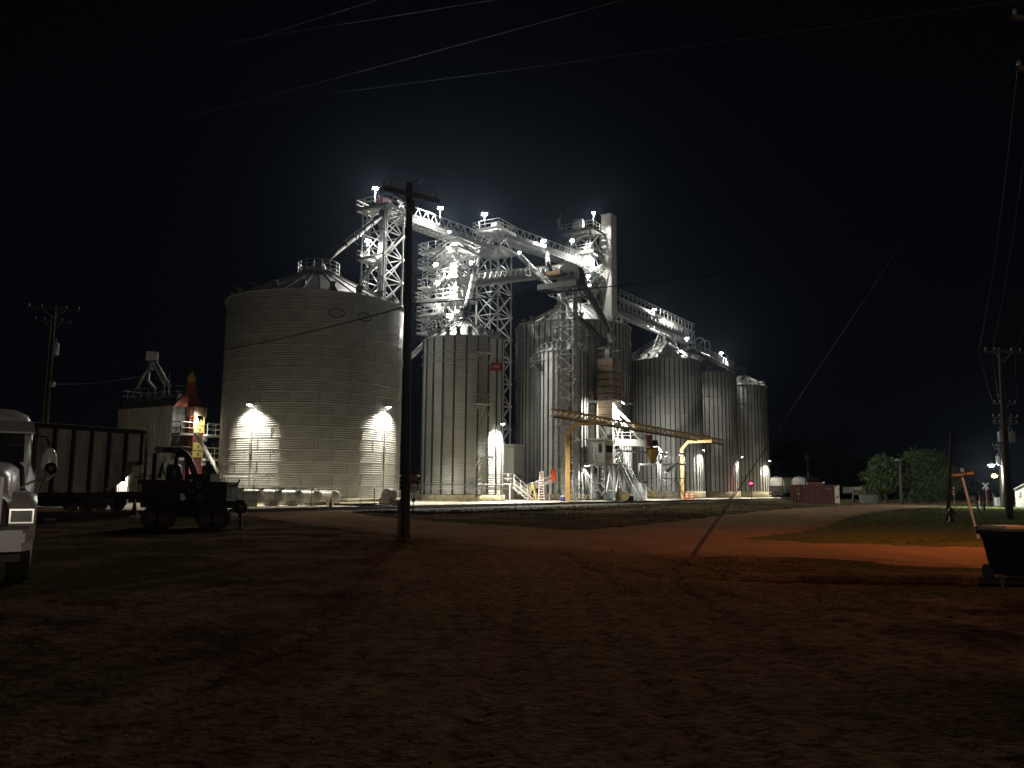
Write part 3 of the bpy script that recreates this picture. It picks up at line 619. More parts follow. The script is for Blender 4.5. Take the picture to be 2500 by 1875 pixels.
# -- enclosed conveyors on truss catwalks
def conveyor(label, p, q, w=2.3, rise=1.35, m=None, dm=None, pan=1.45, low=.75, rail=True, tall=None):
    m = m or steel; dm = dm or galv_dull; r = thing('catwalk_conveyor', label, 'catwalk conveyor', p)
    d = (q-p); L = d.length; h = V(d.x, d.y, 0).normalized(); s = V(-h.y, h.x, 0); n = int(L/pan)
    for sd in (-1, 1):
        o = s*sd*w/2
        bar_p(r, 'side_beam', dm, p+o-UP*low/2, q+o-UP*low/2, .10, low*.55); bar_p(r, 'bottom_chord', m, p+o-UP*low, q+o-UP*low, .14)
        bar_p(r, 'top_rail', m, p+o+UP*rise, q+o+UP*rise, .10)
        if tall: bar_p(r, 'upper_chord', m, p+o+UP*tall, q+o+UP*tall, .10); bar_p(r, 'upper_chord', m, p+o+UP*(tall-.5), q+o+UP*(tall-.5), .07)
        for i in range(n):
            x0 = p.lerp(q, i/n)+o; x1 = p.lerp(q, (i+1)/n)+o; xm = (x0+x1)/2
            bar_p(r, 'brace', m, x0-UP*.1, xm+UP*rise, .075); bar_p(r, 'brace', m, xm+UP*rise, x1-UP*.1, .075)
            if tall: bar_p(r, 'post', m, x0-UP*low, x0+UP*tall, .08)
    for i in range(n*2+1):
        x = p.lerp(q, i/(n*2)); bar_p(r, 'cross_member', m, x-s*w/2-UP*(low+.06), x+s*w/2-UP*(low+.06), .16, .10)
    bar_p(r, 'casing', dm, p-s*.45+UP*.1, q-s*.45+UP*.1, .8, .75); bar_p(r, 'walkway', m, p+s*.6-UP*.05, q+s*.6-UP*.05, .8, .06)
    for x in (.2, .5, .8): part(MB().bar(p.lerp(q, x)-s*.95-UP*.3, p.lerp(q, x)+s*.05-UP*.3, .25, 1.3), 'casing_flange', m, r)
    return r
e1 = c2-D*1.2+N*.3; e1.z = z2a+.35; s1 = c1+D*1.6+N*.1; s1.z = z1+.25
conveyor('long catwalk conveyor from the leftmost lattice tower to the middle one', s1, e1)
s2 = c2+D*1.8; s2.z = z2+.1; e2 = cL-D*2.3+N*.8; e2.z = at(1380, 628, 133).z
conveyor('upper catwalk conveyor from the middle lattice tower to the flag tower', s2, e2)
s3 = cK+D*2.2-N*.6; s3.z = at(1160, 672, 108).z; e3 = cL-D*2.9-N*.9; e3.z = at(1345, 652, 133).z
conveyor('lower sloping catwalk conveyor crossing behind the middle lattice tower', s3, e3, rise=1.05, pan=1.25)
s4 = cS+D*1.6; s4.z = at(1500, 752, 140).z; e4 = V(36.5, 166.5, 0); e4.z = s4.z-.6
conveyor('high trussed conveyor gallery running out over the matching bins', s4, e4, w=2.6, rise=1.5, tall=3.1, pan=1.6, m=steel)
s5 = V(35.5, 165.5, 0); s5.z = e4.z-2.2; e5 = V(57, 200.5, 0); e5.z = s5.z-.3
conveyor('far end of the bin top conveyor with an overhanging tail', s5, e5, w=2.4, rise=1.6, pan=1.5, m=steel)
# inspection hoops and posts on the far conveyor
hp = thing('conveyor_tail_frame', 'rounded pipe frame standing on the far bin top conveyor', 'pipe frame', s5.lerp(e5, .62)+UP*1.0)
for f_ in (.22, .30): 
    x = s5.lerp(e5, f_); tube_p(hp, 'hoop', steel, [x-N*1.1, x-N*1.1+UP*3.2, x-N*.5+UP*3.9, x+N*.5+UP*3.9, x+N*1.1+UP*3.2, x+N*1.1], .07, 6)
for f_ in (.62, .72): 
    x = s5.lerp(e5, f_); tube_p(hp, 'hoop', steel, [x-N*1.1, x-N*1.1+UP*2.4, x-N*.5+UP*3.0, x+N*.5+UP*3.0, x+N*1.1+UP*2.4, x+N*1.1], .07, 6)
for b_, tp, z in ((b4, b4_top, s4.z-1.2), (b5, b5_top, s5.z-1), (b6, b6_top, s5.z-1.2)):
    o = b_.location; tube_p(b_, 'fill_spout', galv, [V(o.x, o.y, tp), V(o.x, o.y, z)], .35, 10)
    for a in (.6, 2.2, 3.8, 5.4): bar_p(b_, 'catwalk_post', galv, V(o.x+3.6*math.cos(a), o.y+3.6*math.sin(a), tp-1.9), V(o.x+1.6*math.cos(a), o.y+1.6*math.sin(a), z), .16)
# -- grain spouts
def spout(label, pts, r, m, flange=True):
    t = thing('grain_spout', label, 'grain spout', pts[-1]); tube_p(t, 'pipe', m, pts, r, 12)
    for a, b in zip(pts[:-1], pts[1:]):
        n = int((b-a).length/3.0)
        for i in range(1, n): x = a.lerp(b, i/n); d = (b-a).normalized()*.06; tube_p(t, 'flange', m, [x-d, x+d], r*1.22, 12)
    return t
o = big.location
sp = spout('thick spout sloping from the leftmost lattice tower down to the wide bin', [at(935, 520, 99.5), at(925, 530, 98.5), at(815, 618, 86), V(o.x+.15, o.y-.1, big_top+1.2)], .38, shade_spout_m)
for f_ in (.35, .62): x = at(925, 530, 98.5).lerp(at(815, 618, 86), f_); bar_p(sp, 'bracket', galv, x-UP*1.0-N*.9, x+UP*.5-N*1.1, .07); bar_p(sp, 'bracket', galv, x-UP*1.0-N*.9, x, .07)
spout('white spout slanting through the leftmost lattice tower', [at(985, 572, 101), at(940, 620, 101), at(885, 680, 100.5)], .27, galv)
o = chief.location
spout('grey spout dropping from the middle tower onto the narrow bright bin', [at(1168, 592, 117), at(1165, 640, 113), at(1143, 735, 100), V(o.x+.05, o.y-.1, chief_top+.5)], .40, shade_spout_m)
spout('spout from the upper catwalk down to the dark elevator head', [at(1336, 612, 131), at(1337, 640, 122), at(1343, 672, 106)], .36, shade_spout_m)
sp2 = spout('long spout slanting from below the upper catwalk past the dark elevator', [at(1270, 624, 122), at(1300, 655, 119), at(1362, 712, 112), at(1378, 738, 109), at(1395, 770, 107.5)], .36, galv)
for u, v in ((1300, 655), (1335, 690), (1355, 706)): x = at(u, v, 116); part(MB().bar(x-UP*1.3-D*.6, x+UP*.9-D*1.0, .07).bar(x-UP*1.3-D*.6, x+N*1.1-UP*.8, .07).bar(x+UP*.9-D*1.0, x+N*1.1-UP*.8, .07).bar(x-UP*1.3-D*.6, x+D*.9-UP*.9, .07), 'stay', galv, sp2)
spout('spout low on the left between the wide bin and the narrow bin', [at(1037, 838, 97), at(1003, 872, 98), at(960, 905, 99)], .30, galv)
spout('spout slanting across the shaded wall of the tall grey bin', [at(1405, 772, 110), at(1440, 800, 111), at(1478, 840, 112.5)], .42, shade_spout_m)
# ------------------------------------------------------------------ dark bucket elevator in front of the tall bin
cD = at(1390, 950, 103); cD.z = 0; zp = at(1390, 688, 102).z
dl = thing('bucket_elevator', 'dark old bucket elevator with a round hood and lattice legs', 'bucket elevator', cD)
lattice(dl, cD, 1.9, 2.3, .35, zp-.2, 15, .13, .085, galv_dull, 'Z')
for s in (-.85, .85):
    for k in range(9):
        za = .35+(zp-.35)*k/9; zb = .35+(zp-.35)*(k+1)/9-.05; bar_p(dl, 'leg_casing', galv, cD+N*s+UP*za, cD+N*s+UP*zb, .42, .62)
platform(dl, cD+UP*zp+N*1.0, 3.0, 5.6, shade_spout_m, '34', shade_spout_m, .55, .7)
hz = zp+.55; r_ = 1.6
part(MB().prism([(-r_, 0)]+[(r_*math.cos(a), .75+r_*math.sin(a)) for a in np.linspace(math.pi, 0, 15)]+[(r_, 0)], -.8, .8, TH+math.pi/2, cD-N*.25+UP*(hz-.3)), 'hood', shade_spout_m, dl)
# swap so that the round face looks along the track
part(MB().tube([cD-N*.25-D*.95+UP*(hz+.5), cD-N*.25-D*.8+UP*(hz+.5)], .45, 14), 'bearing', dark, dl)
part(MB().box(cD+N*1.6-D*1.0+UP*(hz+.75), (.8, 2.0, .55), TH), 'belt_guard', mat('worn ochre guard', (.42, .22, .07), .6, 0, .2, 2), dl)
part(MB().tube([cD+N*2.3-D*.6+UP*(hz+.5), cD+N*1.4-D*.6+UP*(hz+.5)], .35, 10), 'motor', dark, dl)
tube_p(dl, 'discharge_spout', shade_spout_m, [cD-N*1.5+UP*(hz+.3), cD-N*2.0+UP*(hz-1.0), at(1470, 775, 107), at(1490, 815, 109.5)], .42, 10)
part(MB().tube([at(1487, 806, 109), at(1497, 830, 110)], [.42, .62], 10), 'spout_elbow', galv_dull, dl)
tower_ladder(dl, cD+N*1.4-D*.2, 1, zp, galv_dull, N)

# ------------------------------------------------------------------ rust streaked loading bin on legs
c0 = at(1496, 920, 111.5); c0.z = 0; LA, LB = 3.0, 2.35; cR = c0+D*LA/2+N*LB/2
zt = at(1496, 874, 111.5).z; zg = at(1496, 978, 111.5).z; zbm = at(1496, 1028, 111.5).z; zc = at(1476, 1129, 107).z
rt = thing('loading_bin', 'rust streaked square loading bin raised on legs with a railed gallery', 'loading bin', cR)
nlev = 9
for k in range(nlev):
    za = zbm+(zt-zbm)*k/nlev; zb = zbm+(zt-zbm)*(k+1)/nlev
    for nx, ax, W_, L_ in ((-N, D, LB, LA), (-D, N, LA, LB), (N, D, LB, LA), (D, N, LA, LB)):
        fc = cR+nx*(W_/2-.03); part(MB().bar(fc-ax*(L_/2-.06)+UP*(za+zb)/2, fc+ax*(L_/2-.06)+UP*(za+zb)/2, .06, zb-za-.05), 'bin_panel', tan_m if k > 2 or nx != -N else white, rt)
        if 3 < k < 8: part(MB().bar(fc+nx*.05-ax*(L_/2+.02)+UP*za, fc+nx*.05+ax*(L_/2+.02)+UP*za, .12, .13), 'stiffening_band', dark, rt)
for i, j in ((-1, -1), (1, -1), (1, 1), (-1, 1)):
    q = cR+D*LA/2*i+N*LB/2*j; bar_p(rt, 'corner_angle', tan_m, q+UP*zbm, q+UP*zt, .13); bar_p(rt, 'leg', white, q+UP*.35, q+UP*zbm, .22)
lvls = [.35, 3.2, zc, zc+1.9, zbm]
for za, zb in zip(lvls, lvls[1:]):
    for i in range(4):
        cc = [cR+D*LA/2*i2+N*LB/2*j2 for i2, j2 in ((-1, -1), (1, -1), (1, 1), (-1, 1))]; p, q = cc[i], cc[(i+1) % 4]
        bar_p(rt, 'cross_beam', white, p+UP*zb, q+UP*zb, .16); bar_p(rt, 'brace', white, p+UP*za, q+UP*zb, .11); bar_p(rt, 'brace', white, q+UP*za, p+UP*zb, .11)
part(MB().tube([cR+UP*zbm, cR+UP*(zbm-1.7)], [1.25, .35], 4), 'hopper', white, rt)
platform(rt, cR+UP*zg-D*.3, LA+2.0, LB+2.6, tan_m, '1234', galv_dull, .6, .25)
kk = [cR+D*LA/2*i+N*LB/2*j+UP*zt for i, j in ((-1, -1), (1, -1), (1, 1), (-1, 1))]
r = MB()
for i in range(4): rail_mb(r, kk[i], kk[(i+1) % 4], 1.5, 1.2, .06)
part(r, 'top_railing', galv_dull, rt); part(MB().box(cR+UP*(zt+.02), (LA, LB, .06), TH), 'bin_roof', tan_m, rt)
part(MB().box(cR+N*.2+UP*(zt+.8), (.7, .7, 1.5), TH), 'inlet_box', galv_dull, rt)
platform(rt, cR+N*1.9+UP*at(1465, 1026, 112).z, 2.4, 1.3, white, '34', white)
for s in (1.2, 0): tube_p(rt, 'spout', white, [c0+D*1.6+UP*(zbm+1.6-s), at(1578-14*s/1.2, 1072, 113)], .2, 8)
# ------------------------------------------------------------------ control cab on its platform
g0 = at(1477, 1130, 106.6); zc = g0.z; g0.z = 0; cP = g0+D*3.0+N*1.7
pl = thing('loading_platform', 'steel platform on braced legs carrying the control cab', 'platform', cP)
platform(pl, cP+UP*zc, 6.2, 3.6, steel, '34', galv_dull, .6, .3)
for i, j in ((-.97, -.95), (0, -.95), (.97, -.95), (-.97, .95), (0, .95), (.97, .95)):
    q = cP+D*3.1*i+N*1.8*j; bar_p(pl, 'leg', steel, q+UP*.35, q+UP*(zc-.25), .22)
for i in (-.97, 0):
    for j in (-.95, .95): p = cP+D*3.1*i+N*1.8*j; q = cP+D*3.1*(i+.97)+N*1.8*j; bar_p(pl, 'brace', steel, p+UP*.6, p.lerp(q, .6)+UP*(zc-.3), .13); bar_p(pl, 'brace', steel, q+UP*.6, q.lerp(p, .6)+UP*(zc-.3), .13)
for i in (-.97, .97): p = cP+D*3.1*i-N*1.7; q = cP+D*3.1*i+N*1.7; bar_p(pl, 'brace', galv_dull, p+UP*.6, q+UP*(zc-.3), .15); bar_p(pl, 'cross_beam', galv_dull, p+UP*2.6, q+UP*2.6, .12)
stair(pl, cP+D*3.6-N*1.2+UP*zc, at(1562, 1222, 105.5), .95, steel, galv_dull)
r = MB(); rail_mb(r, cP+D*1.0-N*1.8+UP*zc, cP+D*3.1-N*1.8+UP*zc); part(r, 'railing', white, pl)
cab = thing('control_cab', 'small pale control cab with door and dark windows on the platform', 'control cab', g0+D*1.4+N*1.25+UP*zc)
cw, cd_, ch = 2.6, 2.5, 3.05; cb = g0+D*(.15+cw/2)+N*(.1+cd_/2)+UP*zc; cream = mat('cream cab paint', (.60, .58, .52), .55, 0, .08, 1.5)
for nx, ax, W_, L_ in ((-D, N, cw, cd_), (-N, D, cd_, cw), (N, D, cd_, cw), (D, N, cw, cd_)):
    fc = cb+nx*(W_/2-.04)
    for k in range(3): part(MB().bar(fc-ax*(L_/2-.001*k)+UP*(ch*(k+.5)/3), fc+ax*(L_/2-.001*k)+UP*(ch*(k+.5)/3), .08, ch/3-.015), 'wall_panel', cream if nx != -N or k else tan_m, cab)
part(MB().prism([(-cw/2-.25, ch), (cw/2+.25, ch-.25), (cw/2+.25, ch-.12), (-cw/2-.25, ch+.14)], -cd_/2-.2, cd_/2+.2, TH, cb), 'roof', cream, cab)
fx = cb-D*(cw/2+.02)
dr_ = part(MB().bar(fx+N*.05+UP*1.0, fx+N*.85+UP*1.0, .06, 1.95), 'door', cream, cab); part(MB().bar(fx+N*.46-D*.05+UP*.95, fx+N*.52-D*.05+UP*.95, .05, 1.9), 'door_edge', dark, dr_); part(MB().box(fx+N*.15-D*.07+UP*1.0, (.06, .1, .12), TH), 'handle', dark, dr_)
w1 = part(MB().bar(fx-N*.85+UP*1.95, fx-N*.35+UP*1.95, .07, 1.15), 'window', dark, cab); part(MB().bar(fx-N*.80-D*.02+UP*1.95, fx-N*.40-D*.02+UP*1.95, .06, 1.05), 'pane', glass_m, w1)
fy = cb-N*(cd_/2+.02); w2 = part(MB().bar(fy-D*1.0+UP*1.85, fy+D*1.05+UP*1.85, .07, 1.05), 'window', cream, cab)
for i in range(3): part(MB().bar(fy-N*.02+D*(-.95+.68*i)+UP*1.85, fy-N*.02+D*(-.33+.68*i)+UP*1.85, .07, .92), 'pane', glass_m, w2)
# ------------------------------------------------------------------ loading arm reaching over the track
ar = thing('loading_conveyor', 'white conveyor arm with a red end box reaching over the track', 'loading arm', at(1545, 1088, 112.6))
A0 = at(1500, 1086, 112.3); A1 = at(1578, 1088, 113.4); A2 = at(1628, 1094, 114.6)
bar_p(ar, 'casing', white, A0+UP*.35, A1+UP*.35, .8, .95); bar_p(ar, 'beam', galv, A0-UP*.75, A2-UP*.75, .16, .2); bar_p(ar, 'beam', galv, A0-UP*.75+V(.1, 1.6, 0), A2-UP*.75+V(.1, 1.6, 0), .16, .2)
for i in range(9): x = A0.lerp(A2, i/8)-UP*.6; bar_p(ar, 'cross_member', galv, x, x+V(.1, 1.6, 0), .1)
r = MB(); rail_mb(r, A0+UP*.85, A1+UP*.85, .9, 1.3, .055); part(r, 'railing', white, ar)
part(MB().box(A1+V(.35, -.2, .65), (.75, .8, 1.55), .1), 'guard_box', red_m, ar); part(MB().tube([A1+V(.8, 0, .4), A1+V(1.5, .1, .4)], .38, 12), 'motor', dark, ar)
gs = thing('loading_spout', 'golden flexible loading spout hanging from the arm over the track', 'loading spout', at(1593, 1133, 113.8))
gtop = at(1593, 1100, 113.8); gold = mat('golden canvas spout', (.50, .28, .04), .5, 0, .15, 2.5, bump=.03, bscale=4)
part(MB().lathe([(.3, .45), (.80, .35), (.88, 0), (.80, -.3), (.76, -.5), (.62, -.8), (.52, -1.0), (.36, -1.35), (.28, -1.75), (.05, -1.8)], 18, gtop), 'sleeve', gold, gs, True)
part(MB().lathe([(.84, .42), (.90, .38), (.90, .28), (.84, .24)], 18, gtop), 'collar', dark, gs); bar_p(gs, 'hanger', galv, gtop+UP*.3, gtop+UP*1.6, .12)
ct = thing('caged_ladder', 'white caged ladder hanging beside the golden spout', 'ladder', at(1619, 1178, 115.2))
q = at(1618, 1176, 115.2); tower_ladder(ct, V(q.x, q.y, 0), q.z-2.0, at(1618, 1106, 115.2).z, white, V(.9, -.43, 0).normalized())
for du in (1606, 1612): bar_p(ct, 'post', white, at(du, 1128, 116.2), at(du, 1218, 116.2), .14)
tube_p(ct, 'hose', galv, [at(1598, 1098, 115), at(1610, 1096, 115), at(1616, 1108, 115), at(1612, 1132, 115)], .16, 6)
# trestle right of the arm
tr = thing('pipe_trestle', 'grey braced trestle between the golden spout and second gantry post', 'trestle', at(1655, 1215, 123))
for du, dY in ((1560, 121), (1605, 121), (1650, 123.5), (1672, 125)): 
    b0 = at(du, 1216, dY); t0_ = at(du, 1133, dY); bar_p(tr, 'leg', galv_dull, b0, t0_, .16)
for a_, b_ in (((1560, 121), (1605, 121)), ((1605, 121), (1650, 123.5)), ((1650, 123.5), (1672, 125))):
    bar_p(tr, 'cross_beam', galv_dull, at(a_[0], 1134, a_[1]), at(b_[0], 1134, b_[1]), .16, .3); bar_p(tr, 'brace', galv_dull, at(a_[0], 1214, a_[1]), at(b_[0], 1170, b_[1]), .1); bar_p(tr, 'brace', galv_dull, at(a_[0], 1170, a_[1]), at(b_[0], 1214, b_[1]), .1); bar_p(tr, 'cross_beam', galv_dull, at(a_[0], 1168, a_[1]), at(b_[0], 1168, b_[1]), .12)
r = MB(); rail_mb(r, at(1605, 1133, 121), at(1672, 1133, 125), 1.1, .9, .05); part(r, 'railing', galv, tr)
part(MB().bar(at(1628, 1152, 121), at(1652, 1128, 124), .35), 'chute', galv, tr)
lb = thing('equipment_shed', 'brightly lit white equipment shed under the loading arm', 'shed', at(1560, 1216, 122)); cc = at(1560, 1190, 122)
part(MB().box(V(cc.x, cc.y, 1.65), (2.2, 1.6, 2.6), TH), 'wall', white, lb); part(MB().box(V(cc.x, cc.y, 3.02), (2.6, 2.0, .12), TH), 'roof', galv_dull, lb); part(MB().box(V(cc.x, cc.y, 1.35)-N*.83+D*.3, (.75, .05, 1.9), TH), 'door', cream, lb)
for u in (1447, 1492):
    s_ = thing('surge_tank', 'grey upright tank behind the %s of the control cab platform' % ('left legs' if u == 1447 else 'right legs'), 'tank', at(u, 1217, 112.5)); q = at(u, 1180, 112.5)
    part(MB().lathe([(1.05, .4), (1.05, 4.6), (.9, 4.75), (.2, 5.1)], 24, (q.x, q.y, 0)), 'shell', stiff, s_, True); part(MB().lathe([(1.1, 1.5), (1.13, 1.55), (1.13, 1.65), (1.1, 1.7)], 24, (q.x, q.y, 0)), 'band', galv_dull, s_); part(MB().box((q.x, q.y-1.07, 1.0), (.6, .1, .8)), 'hatch', galv_dull, s_)
# ------------------------------------------------------------------ ochre fall arrest gantry along the track
gp = thing('fall_arrest_gantry', 'long ochre truss gantry on two posts over the railway track', 'gantry', at(1387, 1222, 97))
zg_ = at(1355, 1021, 88.7).z; T0, T1 = ts(at(1355, 1021, 88.7))[0], ts(at(1762, 1082, 140.5))[0]
posts = [ts(at(1387, 1215, 97)), ts(at(1652, 1212, 131))]
for t_, s_ in posts:
    s_ = 2.6; b0 = TR(t_, s_, .2); bar_p(gp, 'post', yellow_m, b0, TR(t_, s_, zg_-1.1), .5); bar_p(gp, 'knee', yellow_m, TR(t_, s_, zg_-1.3), TR(t_, s_-1.2, zg_+.05), .42); bar_p(gp, 'arm', yellow_m, TR(t_, s_-1.0, zg_-.02), TR(t_, s_-5.0, zg_+.02), .34, .42); box_p(gp, 'base_plate', galv_dull, TR(t_, s_, .24), (.9, .9, .1), TH)
for ds in (-.35, .35):
    for h_, w_ in ((.25, .17), (1.0, .14)): bar_p(gp, 'chord', yellow_m, TR(T0, ds, zg_+h_), TR(T1, ds, zg_+h_), w_)
    n = 44
    for i in range(n):
        ta, tb = T0+(T1-T0)*i/n, T0+(T1-T0)*(i+1)/n; bar_p(gp, 'web', yellow_m, TR(ta, ds, zg_+.25), TR(tb, ds, zg_+1.0), .085); bar_p(gp, 'web', yellow_m, TR(tb, ds, zg_+.25), TR(tb, ds, zg_+1.0), .07)
for i in range(0, 45, 2): ta = T0+(T1-T0)*i/44; bar_p(gp, 'tie', yellow_m, TR(ta, -.35, zg_+.25), TR(ta, .35, zg_+.25), .08)
bar_p(gp, 'trolley_rail', dark, TR(T0, 0, zg_+.12), TR(T1, 0, zg_+.12), .12, .16)
# ------------------------------------------------------------------ things standing about the pads
au = thing('loading_auger', 'grey sloping auger with an orange end guard', 'auger', at(1310, 1220, 104)); p, q = at(1262, 1203, 104.5), at(1350, 1172, 103.5)
bar_p(au, 'trough', galv, p, q, .5, .62); tube_p(au, 'tube', galv, [p+UP*.35, q+UP*.35], .3, 10)
gc = at(1351, 1160, 103); part(MB().box(gc, (.62, .3, 1.05)).add(*(lambda b: (b.v, b.f))(MB().tube([gc+V(0, -.155, .52), gc+V(0, .155, .52)], .31, 16))).add(*(lambda b: (b.v, b.f))(MB().tube([gc+V(0, -.144, -.52), gc+V(0, .144, -.52)], .305, 16))), 'end_guard', orange_m, au)
bar_p(au, 'leg', galv, at(1343, 1175, 103.6), at(1341, 1221, 103.6), .2); bar_p(au, 'leg', galv, at(1290, 1194, 104.2), at(1288, 1221, 104.2), .16)
def step_ladder(label, u, Y, h, m, yaw):
    q = at(u, 1218, Y); b0 = V(q.x, q.y, .33); t = thing('step_ladder', label, 'step ladder', b0); e = V(math.cos(yaw), math.sin(yaw), 0); f = V(-e.y, e.x, 0)
    for sd in (-1, 1):
        bar_p(t, 'rail', m, b0+e*sd*.36-f*.6, b0+e*sd*.18+UP*h, .09); bar_p(t, 'rear_leg', m, b0+e*sd*.33+f*.6, b0+e*sd*.17+f*.05+UP*h, .06)
    n = int(h/.3)
    for i in range(1, n): x = i/n; bar_p(t, 'step', white, b0-e*(.36-.18*x)-f*.6*(1-x)+UP*h*x, b0+e*(.36-.18*x)-f*.6*(1-x)+UP*h*x, .16, .08)
    part(MB().box(b0+UP*(h+.05), (.5, .35, .1), yaw), 'cap', white, t)
step_ladder('tall pinkish step ladder in front of the auger', 1322, 99.5, 3.4, mat('faded red fibreglass', (.62, .30, .27), .5, 0, .1, 2), -.1)
step_ladder('yellow step ladder at the foot of the white stair', 1301, 100, 2.1, safety, 1.2)
ws = thing('access_stair', 'white railed stair going up to the narrow bright bin', 'stair', at(1298, 1220, 99)); p = at(1247, 1180, 96.5); q = at(1296, 1221, 99)
stair(ws, p, q, 1.0, white); platform(ws, p-V(.9, -.1, 0), 1.9, 1.3, white, '1234', white, .5, .15)
for u, Y in ((1228, 95.5), (1245, 96.3)): bar_p(ws, 'post', white, at(u, 1183, Y), V(at(u, 1183, Y).x, Y, .38), .12)
ms = thing('motor_shed', 'tan sheet metal shed between the narrow bin and the tall bin', 'shed', at(1243, 1218, 113)); q = at(1244, 1150, 113)
part(MB().box(V(q.x, q.y, 4.0), (2.4, 2.8, 7.2), TH), 'wall', cream, ms); part(MB().box(V(q.x, q.y, 7.68), (2.7, 3.1, .15), TH), 'roof', white, ms); part(MB().box(V(q.x, q.y, 2.4)-N*1.44, (1.3, .1, 2.6), TH), 'vent_door', galv_dull, ms)
def drum(name, label, u, v, Y, r, h, m, cat, band=None):
    q = at(u, v, Y); t = thing(name, label, cat, V(q.x, q.y, .34)); part(MB().lathe([(r*.98, 0), (r, .02), (r, h*.3), (r*1.04, h*.33), (r, h*.36), (r, h*.64), (r*1.04, h*.67), (r, h*.7), (r, h-.02), (.02, h)], 16, (q.x, q.y, .34)), 'shell', m, t, True)
    if band:
        for k in (.4, .75): part(MB().lathe([(r*1.02, h*k-.07), (r*1.03, h*k-.07), (r*1.03, h*k+.07), (r*1.02, h*k+.07)], 16, (q.x, q.y, .34)), 'band', band, t)
    else: part(MB().lathe([(r*1.05, h-.06), (r*1.05, h+.03), (.02, h+.035)], 16, (q.x, q.y, .34)), 'lid', white, t)
drum('blue_drum', 'small blue drum with a white lid at the first gantry post', 1376, 1215, 98.5, .33, .62, mat('blue plastic', (.02, .03, .16), .4, 0, .05, 1), 'drum')
for u in (1676, 1690): drum('traffic_barrel', 'orange and white traffic barrel, the %s of the pair before the matching bins' % ('left one' if u == 1676 else 'right one'), u, 1214, 132, .36, 1.0, mat('barrel orange', (.75, .18, .04), .5, 0, .05, 1), 'traffic barrel', white)
bf = thing('blower_fan', 'rusty round blower at the foot of the platform stair', 'blower', at(1527, 1221, 105)); q = at(1525, 1209, 105); q.z = .95
part(MB().tube([q-V(.1, .35, 0), q+V(.1, .35, 0)], .6, 20), 'scroll', tan_m, bf); part(MB().tube([q-V(.12, .42, 0), q-V(.1, .34, 0)], .22, 12), 'inlet', safety, bf); part(MB().box(q+V(.75, .2, -.25), (.8, .5, .5)), 'motor', dark, bf); part(MB().box(q+V(.4, .1, -.55), (1.5, .7, .1)), 'base', dark, bf)
vp = thing('guard_rail', 'short yellow guard posts near the trestle foot', 'guard rail', at(1605, 1216, 117))
for i, u in enumerate((1592, 1598, 1604, 1610)): bar_p(vp, 'post', safety, at(u, 1217, 117), at(u+random.uniform(-3, 3), 1198, 117), .13)
bar_p(vp, 'rail', safety, at(1590, 1202, 117), at(1613, 1202, 117), .1); bar_p(vp, 'rail', safety, at(1590, 1211, 117), at(1613, 1211, 117), .1)
for u, u2, lb_ in ((1046, 1058, 'left'), (1190, 1207, 'right')): pass
pr = thing('pipe_railing', 'low white pipe railing round the foot of the narrow bright bin', 'pipe railing', at(1120, 1222, 88.5)); r = MB()
pp = [V(chief.location.x+5.6*math.cos(a), chief.location.y+5.6*math.sin(a), .38) for a in np.linspace(math.pi*1.08, math.pi*1.98, 12)]
for a_, b_ in zip(pp, pp[1:]): r.bar(a_+UP*1.35, b_+UP*1.35, .07); r.bar(a_+UP*1.6, b_+UP*1.6, .05)
part(r, 'rail', galv, pr)
for a_ in pp[::3]: bar_p(pr, 'post', galv, a_, a_+UP*1.6, .07)
# ------------------------------------------------------------------ lamps
LEDW = (1.0, .97, .90); WARM = (1.0, .93, .78)
lens_m = {}
def lamp(label, p, aim, watt, col=LEDW, size=.5, name='flood_light', group='flood lights of the plant', glow_s=45, pole=None, angle=172, off=.12, blend=.25):
    t = thing(name, label, 'flood light' if name == 'flood_light' else name.replace('_', ' '), p, group); d = Vector(aim).normalized()
    x = d.cross(UP)
    if x.length < .01: x = V(1, 0, 0)
    x.normalize(); y = x.cross(d); R = Matrix((x, d, y)).transposed()
    part(MB().box(p-d*.10, (size*1.08, .16, size*.66), R=R), 'housing', dark, t)
    if col not in lens_m: lens_m[col] = glow('lamp lens', col, glow_s)
    part(MB().box(p-d*.005, (size, .03, size*.58), R=R), 'lens', lens_m[col], t)
    part(MB().bar(p-d*.18-x*size*.4, p-d*.18-x*size*.4-UP*.3, .05).bar(p-d*.18+x*size*.4, p-d*.18+x*size*.4-UP*.3, .05).bar(p-d*.18-x*size*.45-UP*.3, p-d*.18+x*size*.45-UP*.3, .06), 'bracket', dark, t)
    if pole: bar_p(t, 'pole', steel, p-d*.18-UP*.3, p-d*.18-UP*pole, .09)
    L = bpy.data.lights.new('lamp_light', 'SPOT'); L.energy = watt*POWER; L.color = col; L.spot_size = math.radians(angle); L.spot_blend = blend; L.shadow_soft_size = .12
    o = bpy.data.objects.new('lamp_light', L); COL.objects.link(o); o.parent = t; o.location = d*off; o.rotation_euler = d.to_track_quat('-Z', 'Y').to_euler()
    return t
TW = 2600
